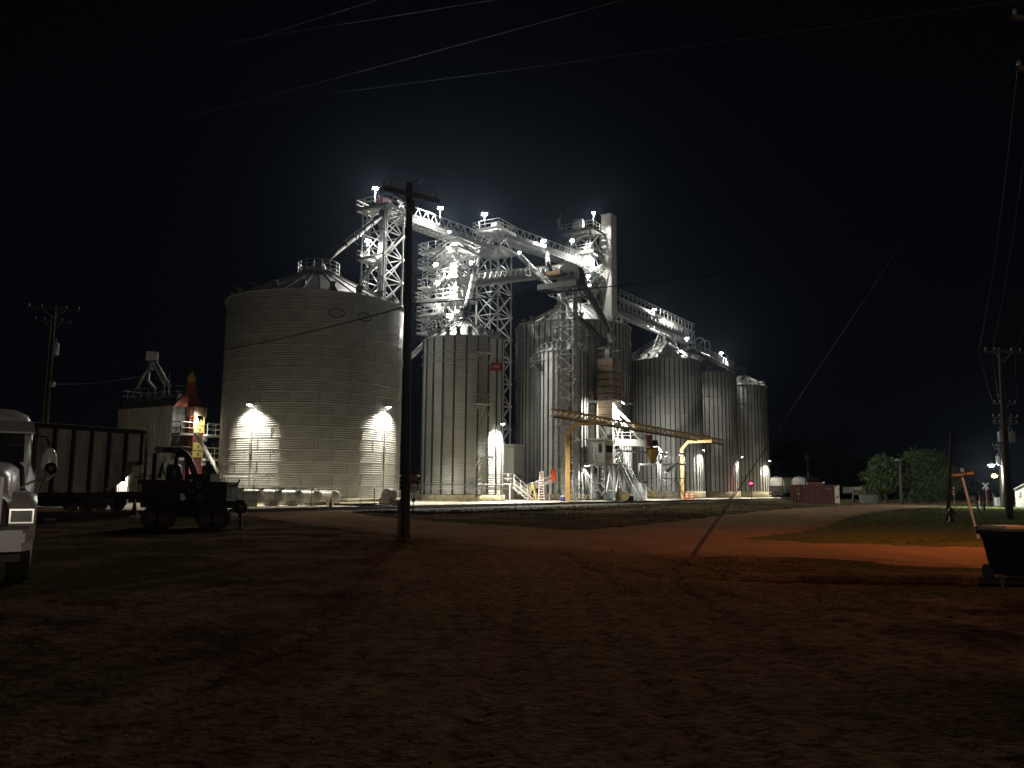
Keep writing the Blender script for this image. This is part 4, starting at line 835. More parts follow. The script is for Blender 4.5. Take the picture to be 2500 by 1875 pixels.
ups = [('lamp on a pole at the top of the leftmost lattice tower', 917, 460, 103, (.2, -.5, -1), 1.0, .75, 2.0),
       ('lamp halfway up the leftmost lattice tower by a small landing', 898, 588, 100.4, (.3, -.5, -.6), .7, .7, .8),
       ('lamp on a pole over the middle of the long catwalk', 1075, 508, 107.5, (.1, -.6, -.8), 1.0, .72, 1.6),
       ('lamp under the long catwalk above the white stair tower', 1097, 566, 108.5, (0, -.3, -1), .7, .45, 0),
       ('lamp on a pole over the middle lattice tower', 1183, 523, 118, (.0, -.6, -.8), 1.1, .85, 2.0),
       ('lamp on the upper catwalk near its right end', 1327, 588, 127.5, (.2, -.6, -.7), .9, .75, 1.4),
       ('lamp at the left corner of the flag tower, brightest there', 1397, 588, 133, (.5, -.5, -.5), .5, .9, .8),
       ('lamp on a tall pole above the flag tower', 1449, 520, 135, (.1, -.5, -.9), .8, .6, 2.5),
       ('lamp in the upper middle of the flag tower', 1455, 622, 133.5, (-.3, .2, -.6), .35, .7, 0),
       ('lamp just right of the dark elevator hood', 1436, 674, 133, (.3, -.6, -.6), .45, .65, .8),
       ('small lamp at the top end of the long slanting spout', 1268, 616, 125, (.2, -.5, -.7), .6, .5, .8),
       ('lamp under the top deck of the white stair tower', 1096, 606, 106, (-.1, -.4, -.7), .7, .62, 0),
       ('lamp at the left side of the white stair tower, upper of two', 1064, 646, 106.5, (.5, -.5, -.5), .7, .7, .6),
       ('lamp in the middle of the white stair tower', 1107, 648, 107, (.1, -.5, -.5), .7, .65, .6),
       ('lamp at the left side of the white stair tower, lower of two', 1068, 691, 106.5, (.5, -.5, -.5), .7, .75, .6),
       ('lamp low in the white stair tower over the narrow bin roof', 1099, 771, 106, (.1, -.6, -.3), .7, .85, .6),
       ('lamp on the lower catwalk next to the middle tower spout', 1150, 640, 114.5, (.3, -.5, -.6), .7, .55, .7),
       ('small lamp low in the white stair tower, right of the brightest', 1116, 761, 106, (.3, -.5, -.5), .5, .45, 0),
       ('lamp on top of the trussed gallery over the matching bins', 1597, 756, 155, (.2, -.6, -.7), .8, .75, 1.4),
       ('lamp inside the trussed gallery over the matching bins', 1590, 781, 152.0, (.3, .5, -.8), 1.3, .5, 0),
       ('lamp at the step between the two bin top conveyors', 1677, 826, 158, (.2, -.6, -.7), .8, .7, .8),
       ('lamp near the far end of the bin top conveyors', 1761, 862, 184, (.2, -.5, -.7), .9, .85, 1.0)]
for lb_, u, v, Y, aim, f, sz, pole in ups: lamp(lb_, at(u, v, Y), (aim[0], aim[1]*.8, aim[2]), TW*f, LEDW, sz, pole=pole or None, angle=165, blend=.3)
# wall packs throwing light down their bins
def wall_pack(label, root, R, u, v, watt, size=.45, out=.42):
    a, z = wall_angle(root, R, u, v); p = on_wall(root, R+out, a, z); c = V(math.cos(a), math.sin(a), 0)
    t = lamp(label, p, c*.30-UP*.95, watt, WARM, size, name='wall_lamp', group='wall lamps on the bins', angle=150, off=.05, blend=.6)
    bar_p(t, 'arm', dark, p, p-c*out, .06); return t
WP = 5200
wall_pack('left wall lamp of the two on the wide bin', big, 8.95, 617, 990, WP)
wall_pack('right wall lamp of the two on the wide bin', big, 8.95, 940, 995, WP)
wall_pack('wall lamp on the right edge of the narrow bright bin', chief, 4.72, 1214, 1036, WP*2.4, out=.75)
wall_pack('wall lamp on the right edge of the bin behind the gantry', b4, 6.9, 1708, 1099, WP, out=.8)
wall_pack('wall lamp on the right edge of the middle matching bin', b5, 6.9, 1801, 1116, WP, out=.9)
wall_pack('wall lamp on the right edge of the last bin', b6, 6.9, 1869, 1126, WP, out=1.0)
lamp('lamp under the gallery of the rust streaked loading bin', at(1521, 984, 110.6), (-.55, .1, -.85), 4000, LEDW, .7, angle=140, blend=.5)
lamp('lamp under the control cab platform at its left end', at(1433, 1137, 107.5), (.15, .1, -.8), 700, LEDW, .6, angle=150, blend=.5)
lamp('lamp at the end of the loading arm above the golden spout', at(1602, 1089, 114.2), (.1, .35, -.75), 5000, LEDW, .6, angle=165, blend=.3)
lamp('lamp on the trestle behind the second gantry post', at(1663, 1110, 124.5), (.15, .45, -.6), 3000, LEDW, .6, pole=1.2, angle=170)
lamp('lamp bar on the dryer catwalk', at(487, 1022, 81.0), (-.8, .25, -.55), 130, WARM, .6)
lamp('lamp hidden low behind the dryer', at(466, 1168, 81.0), (-.3, .1, .6), 60, WARM, .4)
lamp('flood lamp behind the dryer shining on the pale wall by the hopper car', at(300, 1165, 84.0), (-.5, .7, -.25), 260, WARM, .4)
# red railway signal
rs = thing('railway_signal', 'glowing red railway signal in front of the last bin', 'signal', V(at(1834, 1200, 168).x, 168, .2)); q = at(1834, 1180, 168)
bar_p(rs, 'mast', dark, V(q.x, q.y, .2), q+UP*.5, .14); part(MB().box(q+V(0, .12, 0), (.7, .2, 1.1)), 'target', black, rs); red_glow = glow('red signal lens', (1, .01, .05), 30)
part(MB().tube([q+V(0, -.05, 0), q+V(0, .02, 0)], .24, 12), 'lens', red_glow, rs)
L = bpy.data.lights.new('signal_light', 'POINT'); L.energy = 90; L.color = (1, .02, .06); L.shadow_soft_size = .15; o = bpy.data.objects.new('signal_light', L); COL.objects.link(o); o.parent = rs; o.location = q+V(0, -.35, 0)-rs.location
# sodium street lamp just outside the frame on the right, and the two far street lamps
def street_lamp(label, base, top, watt, col, glow_s, hd=.35, pole_top=None, kind='SPOT'):
    t = thing('street_lamp', label, 'street lamp', base, 'street lamps'); z = top.z
    tube_p(t, 'pole', wood, [base-UP*.3, V(base.x, base.y, pole_top or z+1.5)], [.17, .12], 10)
    tube_p(t, 'arm', galv_dull, [V(base.x, base.y, z-.3), V(base.x, base.y, z-.3).lerp(top, .5)+UP*.35, top+UP*.15], .035, 6)
    part(MB().lathe([(.08, .32), (.16, .22), (hd*.62, .04), (hd*.55, 0), (hd*.5, .02)], 14, top), 'lamp_head', galv_dull, t)
    if col not in lens_m: lens_m[col] = glow('lamp lens', col, glow_s)
    part(MB().sphere(top-UP*.04, hd*.42, 12, 6, (1, 1, .7)), 'lamp_globe', lens_m[col], t, True)
    L = bpy.data.lights.new('lamp_light', kind); L.energy = watt; L.color = col; L.shadow_soft_size = .15
    if kind == 'SPOT': L.spot_size = math.radians(165); L.spot_blend = .5
    o = bpy.data.objects.new('lamp_light', L); COL.objects.link(o); o.parent = t; o.location = top-UP*(.32 if kind == 'SPOT' else .6)-base
    return t
GP = at(2600, -22, 26.0)                        # head of the guyed pole beyond the right edge
SOD = (1.0, .28, .04)
street_lamp('sodium street lamp on the guyed pole beyond the right edge', V(GP.x, GP.y, base_h(GP.x, GP.y)), V(GP.x-1.6, GP.y-1.6, 8.3), 2600, SOD, 40, pole_top=GP.z+.4)
q = at(2420, 1135, 96); street_lamp('far white street lamp left of the right hand poles', V(q.x+1.3, q.y, 0), q, 4600, (.95, 1.0, .88), 60, .7, kind='POINT')
q = at(2428, 1161, 128); street_lamp('far orange street lamp below the white one', V(q.x+1.3, q.y, 0), q, 900, (1.0, .42, .10), 60, 1.0)

street_lamp('street lamp on the road behind the camera', V(47.5, -75, 0), V(46, -74, 6.6), 27000, (1.0, .86, .70), 60, .6, kind='POINT')
# ------------------------------------------------------------------ damp night air
hz_m = bpy.data.materials.new('damp air'); hz_m.use_nodes = True; t = hz_m.node_tree
for n_ in list(t.nodes):
    if n_.type == 'BSDF_PRINCIPLED': t.nodes.remove(n_)
pv = t.nodes.new('ShaderNodeVolumePrincipled'); pv.inputs['Color'].default_value = (.55, .72, 1.0, 1); pv.inputs['Density'].default_value = HAZE; pv.inputs['Anisotropy'].default_value = .87
t.links.new(pv.outputs[0], [n_ for n_ in t.nodes if n_.type == 'OUTPUT_MATERIAL'][0].inputs['Volume'])
hz_o = link('haze', MB().box((0, 270, 24.5), (1060, 1240, 56)).mesh('haze'), hz_m); tag(hz_o, kind='stuff')
# ------------------------------------------------------------------ grain dryer on the left
q = at(415, 1100, 81); dq = V(q.x, q.y, 0); dz = at(415, 989, 81).z; DL, DW = 8.9, 3.3
dy = thing('grain_dryer', 'pale ribbed grain dryer with rusty red end and yellow doors', 'grain dryer', dq+D*DW/2+N*DL/2)
dry_white = mat('dryer sheet', (.66, .64, .57), .6, .05, .2, .6, c2=(.42, .40, .34), rand=.05, stretch=(1, 1, .3))
rows = [.9, 1.9, 4.6, 7.1, dz]; cols = [0, 2.6, 5.9, DL]
for nx, ax, st in ((-D, N, dq), (D, N, dq+D*DW)):
    for za, zb in zip(rows, rows[1:]):
        for ya, yb in zip(cols, cols[1:]):
            a = st+ax*(ya+.03); b = st+ax*(yb-.03); w_ = MB().bar(a+UP*(za+zb)/2+nx*-.03, b+UP*(za+zb)/2+nx*-.03, .06, zb-za-.06); n = int((yb-ya)/.33)
            for i in range(n): x = a.lerp(b, (i+.5)/n)+nx*.02; w_.bar(x+UP*(za+.05), x+UP*(zb-.05), .06)
            part(w_, 'wall_panel', dry_white, dy)
for st in (dq, dq+N*DL): part(MB().bar(st+D*.05+UP*(dz+.9)/2, st+D*(DW-.05)+UP*(dz+.9)/2, .08, dz-.9), 'end_wall', dark, dy)
part(MB().box(dq+D*DW/2+N*DL/2+UP*.45, (DW+.2, DL+.2, 1.0), TH), 'base', concrete, dy)
rf_ = MB(); e0 = dq-D*.15-N*.2; e1 = dq+D*(DW+.15)-N*.2; e2 = e1+N*(DL+.4); e3 = e0+N*(DL+.4); r0 = dq+D*DW/2+N*.5; r1 = dq+D*DW/2+N*(DL-.5)
rf_.add([e0+UP*dz, e1+UP*dz, e2+UP*dz, e3+UP*dz, r0-D*.6+UP*(dz+1.3), r0+D*.6+UP*(dz+1.3), r1+D*.6+UP*(dz+1.3), r1-D*.6+UP*(dz+1.3)], [(0, 3, 7, 4), (1, 5, 6, 2), (0, 4, 5, 1), (2, 6, 7, 3), (4, 7, 6, 5)])
part(rf_, 'roof', galv_dull, dy)
for i in range(7): x = e0.lerp(e3, (i+.5)/7); part(MB().box(x+D*.5+UP*(dz+.55), (.5, .12, .5), TH), 'roof_vent', dark, dy)
rk = [r0-D*1.3-N*.4+UP*(dz+.9), r0+D*1.3-N*.4+UP*(dz+.9), r1+D*1.3+N*.7+UP*(dz+.9), r1-D*1.3+N*.7+UP*(dz+.9)]
r = MB()
for i in range(4): rail_mb(r, rk[i], rk[(i+1) % 4], 1.1, 1.1, .05)
part(r, 'roof_railing', galv_dull, dy)
# red funnel, yellow door stacks and red column on the end towards the track
f0 = dq-N*.1
part(MB().prism([(-.1, dz-.1), (DW+.1, dz-.1), (DW*.72, dz+1.5), (DW*.70, dz+2.5), (DW*.42, dz+2.5), (DW*.40, dz+1.5)], -.25, .05, TH, f0), 'end_funnel', red_m, dy)
part(MB().prism([(DW*.43, dz+2.5), (DW*.69, dz+2.5), (DW*.69, dz+3.0), (DW*.56, dz+3.6), (DW*.43, dz+3.0)], -.2, .1, TH, f0), 'peak_plate', mat('ochre peak plate', (.34, .24, .06), .6, 0, .2, 2), dy)
colx = dq+D*(DW*.66)-N*.75; yel = mat('pale yellow door paint', (.66, .58, .20), .5, 0, .08, 1.5)
part(MB().box(colx+UP*4.9, (1.35, 1.2, 9.0), TH), 'fan_column', red_m, dy)
part(MB().box(colx-N*.12+UP*(at(460, 1002, 80.5).z), (1.5, 1.25, .95), TH), 'fan_housing', tan_m, dy)
for v0, v1 in ((1014, 1054), (1078, 1115)):
    za, zb = at(460, v1, 80.3).z, at(460, v0, 80.3).z; fx = colx-N*.64; zm = za+(zb-za)*.45
    for s in (-1, 1):
        for a_, b_ in ((zm+.03, zb), (za, zm-.03)):
            d_ = part(MB().box(fx+D*s*.31+UP*(a_+b_)/2, (.58, .06, b_-a_-.03), TH), 'door', yel, dy); part(MB().box(fx+D*s*.08-N*.05+UP*((a_+b_)/2), (.05, .06, .25), TH), 'handle', dark, d_)
    platform(dy, colx-N*.3+D*1.6+UP*(za-.08), 2.0, 1.7, white, '123', white, .5, .22); platform(dy, colx-D*1.5-N*.1+UP*(za-.1), 1.5, 1.3, galv_dull, '14', galv_dull, .5, .2)
    part(MB().tube([colx+D*.5-N*.6+UP*(za-.6), colx+D*.9-N*.6+UP*(za-.6)], .22, 10), 'motor', galv, dy)
lad = MB()
for s in (-.22, .22): lad.bar(colx-D*.9+D*s-N*.6+UP*.6, colx-D*.9+D*s-N*.6+UP*(dz-.2), .05)
for i in range(30): lad.bar(colx-D*1.12-N*.6+UP*(.8+i*.3), colx-D*.68-N*.6+UP*(.8+i*.3), .035)
part(lad, 'ladder', red_m, dy)
h0 = dq+N*.2-D*.9
part(MB().bar(h0+N*0+UP*(dz+.9), h0+UP*(dz+3.2), .05).bar(h0+D*.5+UP*(dz+.9), h0+D*.5+UP*(dz+3.2), .05), 'roof_ladder', galv, dy)
dh = thing('dryer_spouts', 'inverted V of metal spouts under a small head above the dryer roof', 'grain spout', V(*at(372, 905, 83.5)))
hd = at(372, 868, 83.5); part(MB().box(hd-UP*.1, (1.1, 1.0, .9), .3), 'head_box', galv, dh); part(MB().tube([hd-UP*.5, hd-UP*1.5-V(.15, 0, 0)], [.3, .36], 8), 'valve', galv_dull, dh)
b1 = hd-UP*1.4-V(.25, 0, 0)
tube_p(dh, 'pipe', galv, [b1, b1-V(.5, 0, .6), at(334, 950, 84)], .15, 8); tube_p(dh, 'pipe', galv, [b1-UP*.3, b1-UP*1.2, at(380, 950, 84)], .15, 8); tube_p(dh, 'pipe', galv, [hd, at(414, 942, 83)], .16, 8); tube_p(dh, 'pipe', galv, [hd-UP*.5-V(.2, 0, 0), at(404, 942, 83)], .12, 8)
ds = thing('white_spout', 'white pipe slanting from the dryer catwalk to the ground', 'pipe', at(546, 1178, 79)); tube_p(ds, 'pipe', white, [at(478, 1058, 80), at(546, 1174, 79)], .19, 10)
for f_ in (.3, .6, .85): x = at(478, 1058, 80).lerp(at(546, 1174, 79), f_); part(MB().tube([x, x+(at(546, 1174, 79)-at(478, 1058, 80)).normalized()*.12], .25, 10), 'flange', white, ds)
bar_p(ds, 'stay', dark, at(497, 1092, 80), at(512, 1170, 80), .04); part(MB().tube([at(528, 1165, 79.2), at(536, 1178, 79.2)], .35, 10), 'inlet', galv_dull, ds)
ph = thing('pale_building', 'lit pale wall seen through the end of the hopper car', 'building', at(270, 1215, 92)); q = at(272, 1170, 92)
for i in range(4): part(MB().box(V(q.x-2.2+1.35*i, q.y, 2.3), (1.31, .3, 4.6)), 'wall_panel', cream, ph)
part(MB().box(V(q.x-.2, q.y+1.0, 4.7), (5.8, 2.6, .16)), 'roof', galv_dull, ph)
# ------------------------------------------------------------------ propane tanks, blower, piping by the wide bin
nose = [ts(at(826, 1228, 71.5))]; t0_, s0_ = nose[0]; tank_w = mat('white tank paint', (.66, .65, .60), .4, 0, .14, 1.2, c2=(.40, .35, .26), thr=(.3, .6))
tk = None
lbl = ['rightmost of the white propane tanks, nearest the orange cone', 'second white propane tank from the right', 'middle white propane tank of the row', 'fourth white propane tank from the right, partly hidden', 'leftmost white propane tank, mostly behind the dark trailer']
R_ = .52
for i in range(5):
    b = TR(t0_-2.15*i, s0_, .22); t = thing('propane_tank', lbl[i], 'propane tank', b, 'white propane tanks by the wide bin')
    pr_ = [.02, .2, .36, .46, .51, R_, R_, .51, .46, .36, .2, .02]; xs = [0, .03, .10, .2, .36, .5, 4.3, 4.44, 4.6, 4.7, 4.77, 4.8]
    part(MB().tube([b+N*x+UP*.75 for x in xs], pr_, 20), 'shell', tank_w, t, True)
    for x in (1.0, 3.8): part(MB().box(b+N*x+UP*.12, (.8, .25, .35), TH), 'saddle', concrete, t)
    part(MB().tube([b+N*2.4+UP*1.25, b+N*2.4+UP*1.42], .28, 12), 'valve_dome', tank_w, t); part(MB().tube([b+N*.9+UP*1.26, b+N*.9+UP*1.5], .05, 6), 'relief_valve', dark, t)
tp = thing('gas_piping', 'thin gas pipe on posts over the white tanks', 'pipe', TR(t0_-4, s0_+.7, .2)); tube_p(tp, 'pipe', galv_dull, [TR(t0_-10, s0_+.7, 1.62), TR(t0_+1.2, s0_+.7, 1.62)], .035, 6)
for x in (-10, -6.4, -2.8, .4): bar_p(tp, 'post', galv_dull, TR(t0_+x, s0_+.4, .15), TR(t0_+x, s0_+.4, 1.75), .06)
wr = thing('pipe_railing', 'white pipe rail left of the wide bin above the tanks', 'pipe railing', at(585, 1200, 74)); tube_p(wr, 'rail', white, [at(545, 1163, 74), at(622, 1165, 74)], .06, 6)
for u, v in ((552, 1185), (560, 1185), (622, 1205)): bar_p(wr, 'post', white, at(u, 1164, 74), at(u, v+20, 74), .07)
fb_ = thing('aeration_blower', 'cream aeration blower with round scroll at the wide bin base', 'blower', at(953, 1236, 70)); q = at(950, 1211, 70)
part(MB().tube([q-D*.3, q+D*.3], .62, 20), 'scroll', tank_w, fb_); part(MB().box(q-N*.1-UP*.5+V(-.3, 0, 0), (.6, 1.1, .7), TH), 'outlet', tank_w, fb_); part(MB().tube([q+D*.28, q+D*.36], .3, 14), 'inlet', dark, fb_); part(MB().box(q+V(.55, 0, -.55), (.9, .6, .5)), 'motor', galv, fb_); part(MB().box(V(q.x+.1, q.y, .22), (1.9, 1.0, .14), TH), 'skid', galv_dull, fb_)
fpn = thing('floor_pipe', 'cream pipe lying along the pad before the wide bin', 'pipe', at(890, 1228, 70)); tube_p(fpn, 'pipe', tank_w, [at(832, 1222, 71.5), at(965, 1220, 69.5)], .10, 8); tube_p(fpn, 'pipe', safety, [at(832, 1229, 70.6), at(965, 1229, 68.8)], .05, 6)
for u in (848, 880, 915, 945): bar_p(fpn, 'stand', galv_dull, at(u, 1219, 70.5), at(u, 1233, 70.5), .07)
bar_p(fpn, 'standpipe', galv, at(914, 1192, 70.3), at(914, 1230, 70.3), .09)
def cone(label, u, v, Y=None, h=.75):
    b = onz(u, v, .1) if Y is None else at(u, v, Y); t = thing('traffic_cone', label, 'traffic cone', b, 'orange traffic cones')
    part(MB().box(b+UP*.02, (.4, .4, .04)), 'base', orange_m, t); part(MB().lathe([(.16, .04), (.035, h), (.01, h)], 14, b), 'cone', mat('cone orange', (.55, .14, .05), .6, 0, .1, 2) if 'cone orange' not in bpy.data.materials else bpy.data.materials['cone orange'], t, True)
cone('orange traffic cone in front of the white tanks', 807, 1241, None, .85); cone('dark orange traffic cone in shade beside the hopper car coupler', 327, 1257, 44, .85)
# ------------------------------------------------------------------ railway hopper cars
def hopper(label, t_end, s, L, side_m, rib_m, rounded, ribs, zt=4.55, lean=None):
    o = TR(t_end, s, .3); c = thing('hopper_car', label, 'railway hopper car', o-D*L/2, 'railway hopper cars')
    W_ = 3.0; sl = 3.0
    def P(x, y, z): return o-D*x+N*y+UP*(z-.3)
    for y in (-1, 1):
        n = ribs; xs = np.linspace(.5, L-.5, n+1)
        for xa, xb in zip(xs, xs[1:]):
            def zl(x): return max(1.35, min(3.0, 1.35+(1.55*(1-(x-.5)/1.6)))) if x < 2.1 else (max(1.35, 1.35+1.55*(1-(L-.5-x)/1.6)) if x > L-2.1 else 1.35)
            a, b = xa+.02, xb-.02
            if rounded:
                pr = [(1.42, 1.35), (1.52, 2.2), (1.52, 3.6), (1.40, 4.15), (1.0, 4.5)]; m_ = MB(); m_.v = [tuple(P(x, y*py, max(pz, zl(x)) if j < 2 else pz)) for x in (a, b) for j, (py, pz) in enumerate(pr)]; k = len(pr)
                m_.f = [(i, i+1, k+i+1, k+i) for i in range(k-1)]
            else:
                m_ = MB(); m_.v = [tuple(P(x, y*1.47+o_, z)) for o_ in (0, .06*y) for x, z in ((a, zl(a)), (b, zl(b)), (b, zt), (a, zt))]; m_.f = [(0, 1, 2, 3), (4, 5, 6, 7), (0, 1, 5, 4), (1, 2, 6, 5), (2, 3, 7, 6), (3, 0, 4, 7)]
            part(m_, 'side_panel', side_m, c)
        if not rounded:
            for x in xs: bar_p(c, 'rib', rib_m, P(x, y*1.56, zl(x)-.05), P(x, y*1.56, zt), .17)
            bar_p(c, 'top_chord', rib_m, P(.3, y*1.52, zt+.06), P(L-.3, y*1.52, zt+.06), .2, .22)
        else:
            for x in xs[::2]: bar_p(c, 'rib', side_m, P(x, y*1.54, 1.4), P(x, y*1.54, 3.6), .08)
        bar_p(c, 'side_sill', rib_m, P(.1, y*1.35, 1.25), P(L-.1, y*1.35, 1.25), .2, .28)
    for x0, sg_ in ((.5, 1), (L-.5, -1)):
        m_ = MB(); 
        if rounded: m_.v = [tuple(P(x0, y, z)) for y, z in ((-1.42, 2.9), (-1.52, 3.4), (-1.4, 4.15), (-1.0, 4.5), (1.0, 4.5), (1.4, 4.15), (1.52, 3.4), (1.42, 2.9))]; m_.f = [tuple(range(8))]; m_.add([P(x0, -1.42, 2.9), P(x0, 1.42, 2.9), P(x0+sg_*1.8, 1.42, 1.3), P(x0+sg_*1.8, -1.42, 1.3)], [(0, 1, 2, 3)])
        else: m_.add([P(x0, -1.45, zt-.05), P(x0, 1.45, zt-.05), P(x0, 1.45, 2.9), P(x0, -1.45, 2.9), P(x0+sg_*1.7, 1.45, 1.3), P(x0+sg_*1.7, -1.45, 1.3)], [(0, 1, 2, 3), (3, 2, 4, 5)])
        part(m_, 'end_sheet', side_m, c)
        for y in (-1.35, 1.35): bar_p(c, 'end_post', rib_m, P(x0-sg_*.45, y, 1.1), P(x0-sg_*.45, y, 3.7 if not rounded else 4.2), .12); bar_p(c, 'grab_rail', rib_m, P(x0-sg_*.45, y, 2.9), P(x0, y, 2.9), .05); bar_p(c, 'grab_rail', rib_m, P(x0-sg_*.45, y, 2.2), P(x0+sg_*.2, y, 2.2), .05)
        part(MB().box(P(x0-sg_*.3, 0, 1.12), (.8, 2.8, .3), TH), 'end_sill', rib_m, c); part(MB().box(P(x0-sg_*1.0, 0, .95), (.9, .3, .35), TH), 'coupler', rib_m, c)
        lad = MB()
        for yy in (-1.25, -.8): lad.bar(P(x0-sg_*.5, yy, 1.1), P(x0-sg_*.5, yy, 4.4), .05)
        for k in range(9): lad.bar(P(x0-sg_*.5, -1.25, 1.3+.35*k), P(x0-sg_*.5, -.8, 1.3+.35*k), .035)
        part(lad, 'ladder', rib_m, c)
        xc = x0+sg_*1.55
        for dx in (-.85, .85):
            for y in (-.75, .75): part(MB().tube([P(xc+dx, y-.07, .80), P(xc+dx, y+.07, .80)], .46, 18), 'wheel', rail_m, c)
        for y in (-1.02, 1.02): part(MB().box(P(xc, y, .85), (2.3, .16, .35), TH).box(P(xc-.85, y, .85), (.4, .24, .5), TH).box(P(xc+.85, y, .85), (.4, .24, .5), TH), 'bogie_frame', dark, c)
    if rounded:
        bar_p(c, 'roof', side_m, P(.5, 0, 4.52), P(L-.5, 0, 4.52), 2.05, .1); bar_p(c, 'roof_walk', galv_dull, P(.3, 0, 4.72), P(L-.3, 0, 4.72), .7, .06)
    else:
        for x in np.linspace(.5, L-.5, 7): bar_p(c, 'roof_bow', rib_m, P(x, -1.5, zt+.1), P(x, 1.5, zt+.1), .12)
        bar_p(c, 'roof_walk', galv_dull, P(.2, -.9, zt+.22), P(L, -.9, zt+.22), .5, .05)
    for x in (4.2, L/2, L-4.2): part(MB().add([P(x-1.3, -1.4, 1.35), P(x+1.3, -1.4, 1.35), P(x+1.3, 1.4, 1.35), P(x-1.3, 1.4, 1.35), P(x-.4, -.5, .62), P(x+.4, -.5, .62), P(x+.4, .5, .62), P(x-.4, .5, .62)], [(0, 1, 5, 4), (1, 2, 6, 5), (2, 3, 7, 6), (3, 0, 4, 7), (4, 5, 6, 7)]), 'hopper_chute', rib_m, c)
    return c
hop_side = mat('dusty pinkish hopper paint', (.46, .40, .36), .7, 0, .25, .7, c2=(.17, .13, .11), thr=(.3, .62), stretch=(1, 1, .4))
hop_grey = mat('grey hopper paint', (.34, .35, .31), .65, 0, .2, .6, c2=(.19, .185, .155), thr=(.3, .6), stretch=(1, 1, .4))
hopper('dark ribbed hopper car on the left, behind the white truck', .2, 0, 14.5, hop_side, black, False, 14)
hopper('grey round sided hopper car, end left of the red container', 162, .0, 15, hop_grey, dark, True, 8)
hopper('grey round sided hopper car whose side shows over the red container', 160, -5.0, 15, hop_grey, dark, True, 8)
sd = thing('siding_track', 'short siding track beside the grey hopper cars', 'railway track', TR(150, -5.0, .1))
for y in (-.75, .75): part(MB().bar(TR(135, -5+y, .22), TR(200, -5+y, .22), .07, .16), 'rail', rail_m, sd)
part(MB().box(TR(166, -5, .06), (62, 2.4, .1), TH), 'sleeper_bed', sleeper_m, sd)
# ------------------------------------------------------------------ white truck at the left edge
tx, ty = -9.25, 14.2
tk_ = thing('semi_truck', 'white semi truck nose cut off by the left edge', 'truck', (tx, ty+2, 0)); truck_w = mat('white truck paint', (.62, .60, .56), .28, 0, .06, 1.0)
def loft(secs, n=9):                                  # secs: (y, half width bottom, half width top, z bottom, z top, roundness) -> closed nose shell
    m_ = MB(); k = 0
    for y, wb, wt, zb_, zt_, rd in secs:
        pts = [(-wb, zb_), (-wb, zb_+(zt_-zb_)*.45)]
        for i in range(n): a = math.pi-math.pi*i/(n-1); c_, s_ = math.cos(a), math.sin(a); pts.append((wt*math.copysign(abs(c_)**rd, c_), zt_-(zt_-zb_)*.42+(zt_-zb_)*.42*abs(s_)**rd))
        pts += [(wb, zb_+(zt_-zb_)*.45), (wb, zb_)]; k = len(pts); m_.v += [(tx+p[0], y, p[1]) for p in pts]
    m_.f = [(s_*k+i, s_*k+i+1, (s_+1)*k+i+1, (s_+1)*k+i) for s_ in range(len(secs)-1) for i in range(k-1)]+[tuple(range(k))]
    return m_
part(loft([(ty, .80, .70, 1.0, 1.86, .55), (ty+.06, .85, .78, .98, 1.96, .55), (ty+.3, .88, .84, .95, 2.03, .5), (ty+1.2, .92, .90, .95, 2.10, .5), (ty+2.3, 1.0, .98, .95, 2.18, .5)]), 'hood', truck_w, tk_, True)
for sd_ in (-1, 1):
    f = MB(); prof = [(0, .82), (0, 1.20), (.10, 1.42), (.45, 1.56), (.9, 1.58), (1.4, 1.45), (1.9, 1.15), (1.9, .82), (1.62, .82), (1.5, 1.05), (1.2, 1.2), (.8, 1.2), (.5, 1.05), (.38, .82)]
    n = len(prof); f.v = [(tx+sd_*x, ty+.05+(y if x < 1.2 else y*.96+.05), z if x < 1.2 else z-.06) for x in (.78, 1.08, 1.24) for y, z in prof]
    f.f = [(r_i*n+i, r_i*n+(i+1) % n, (r_i+1)*n+(i+1) % n, (r_i+1)*n+i) for r_i in range(2) for i in range(n)]+[tuple(range(2*n, 3*n))]
    part(f, 'fender', truck_w, tk_, True)
    h_ = part(MB().box((tx+sd_*1.02, ty+.03, 1.16), (.36, .10, .24)), 'headlight', mirror_m, tk_); part(MB().box((tx+sd_*1.02, ty-.03, 1.16), (.31, .04, .19)), 'lens', mat('clear lamp lens', (.45, .45, .42), .08, .3, .2, 9) if 'clear lamp lens' not in bpy.data.materials else bpy.data.materials['clear lamp lens'], h_)
    for y in (1.0, ): part(MB().tube([(tx+sd_*.85, ty+y, .5), (tx+sd_*1.2, ty+y, .5)], .5, 22), 'tyre', rubber, tk_); part(MB().tube([(tx+sd_*1.19, ty+y, .5), (tx+sd_*1.225, ty+y, .5)], .27, 16), 'rim', galv, tk_)
    ma = part(MB().tube([(tx+sd_*1.15, ty+2.6, 2.65), (tx+sd_*1.35, ty+2.35, 2.63), (tx+sd_*1.42, ty+2.3, 2.45)], .02, 6), 'mirror_arm', black, tk_)
    part(MB().sphere((tx+sd_*1.43, ty+2.3, 2.10), .14, 12, 8, (1.0, .55, 2.3)), 'mirror', truck_w, tk_, True); part(MB().tube([(tx+sd_*1.15, ty+2.6, 1.75), (tx+sd_*1.40, ty+2.3, 1.80)], .02, 6), 'mirror_arm', black, tk_)
    rr_ = part(MB().tube([(tx+sd_*1.19, ty+.55, 1.35), (tx+sd_*1.34, ty+.6, 1.88)], .013, 6).tube([(tx+sd_*.92, ty+.9, 1.60), (tx+sd_*1.31, ty+.62, 1.82)], .012, 6), 'mirror_stay', mirror_m, tk_)
    part(MB().sphere((tx+sd_*1.42, ty+.7, 1.98), .11, 12, 8, (1, .7, 1)), 'round_mirror', black, tk_, True)
gr_ = part(MB().box((tx, ty-.01, 1.42), (1.36, .06, .72)), 'grille', black, tk_)
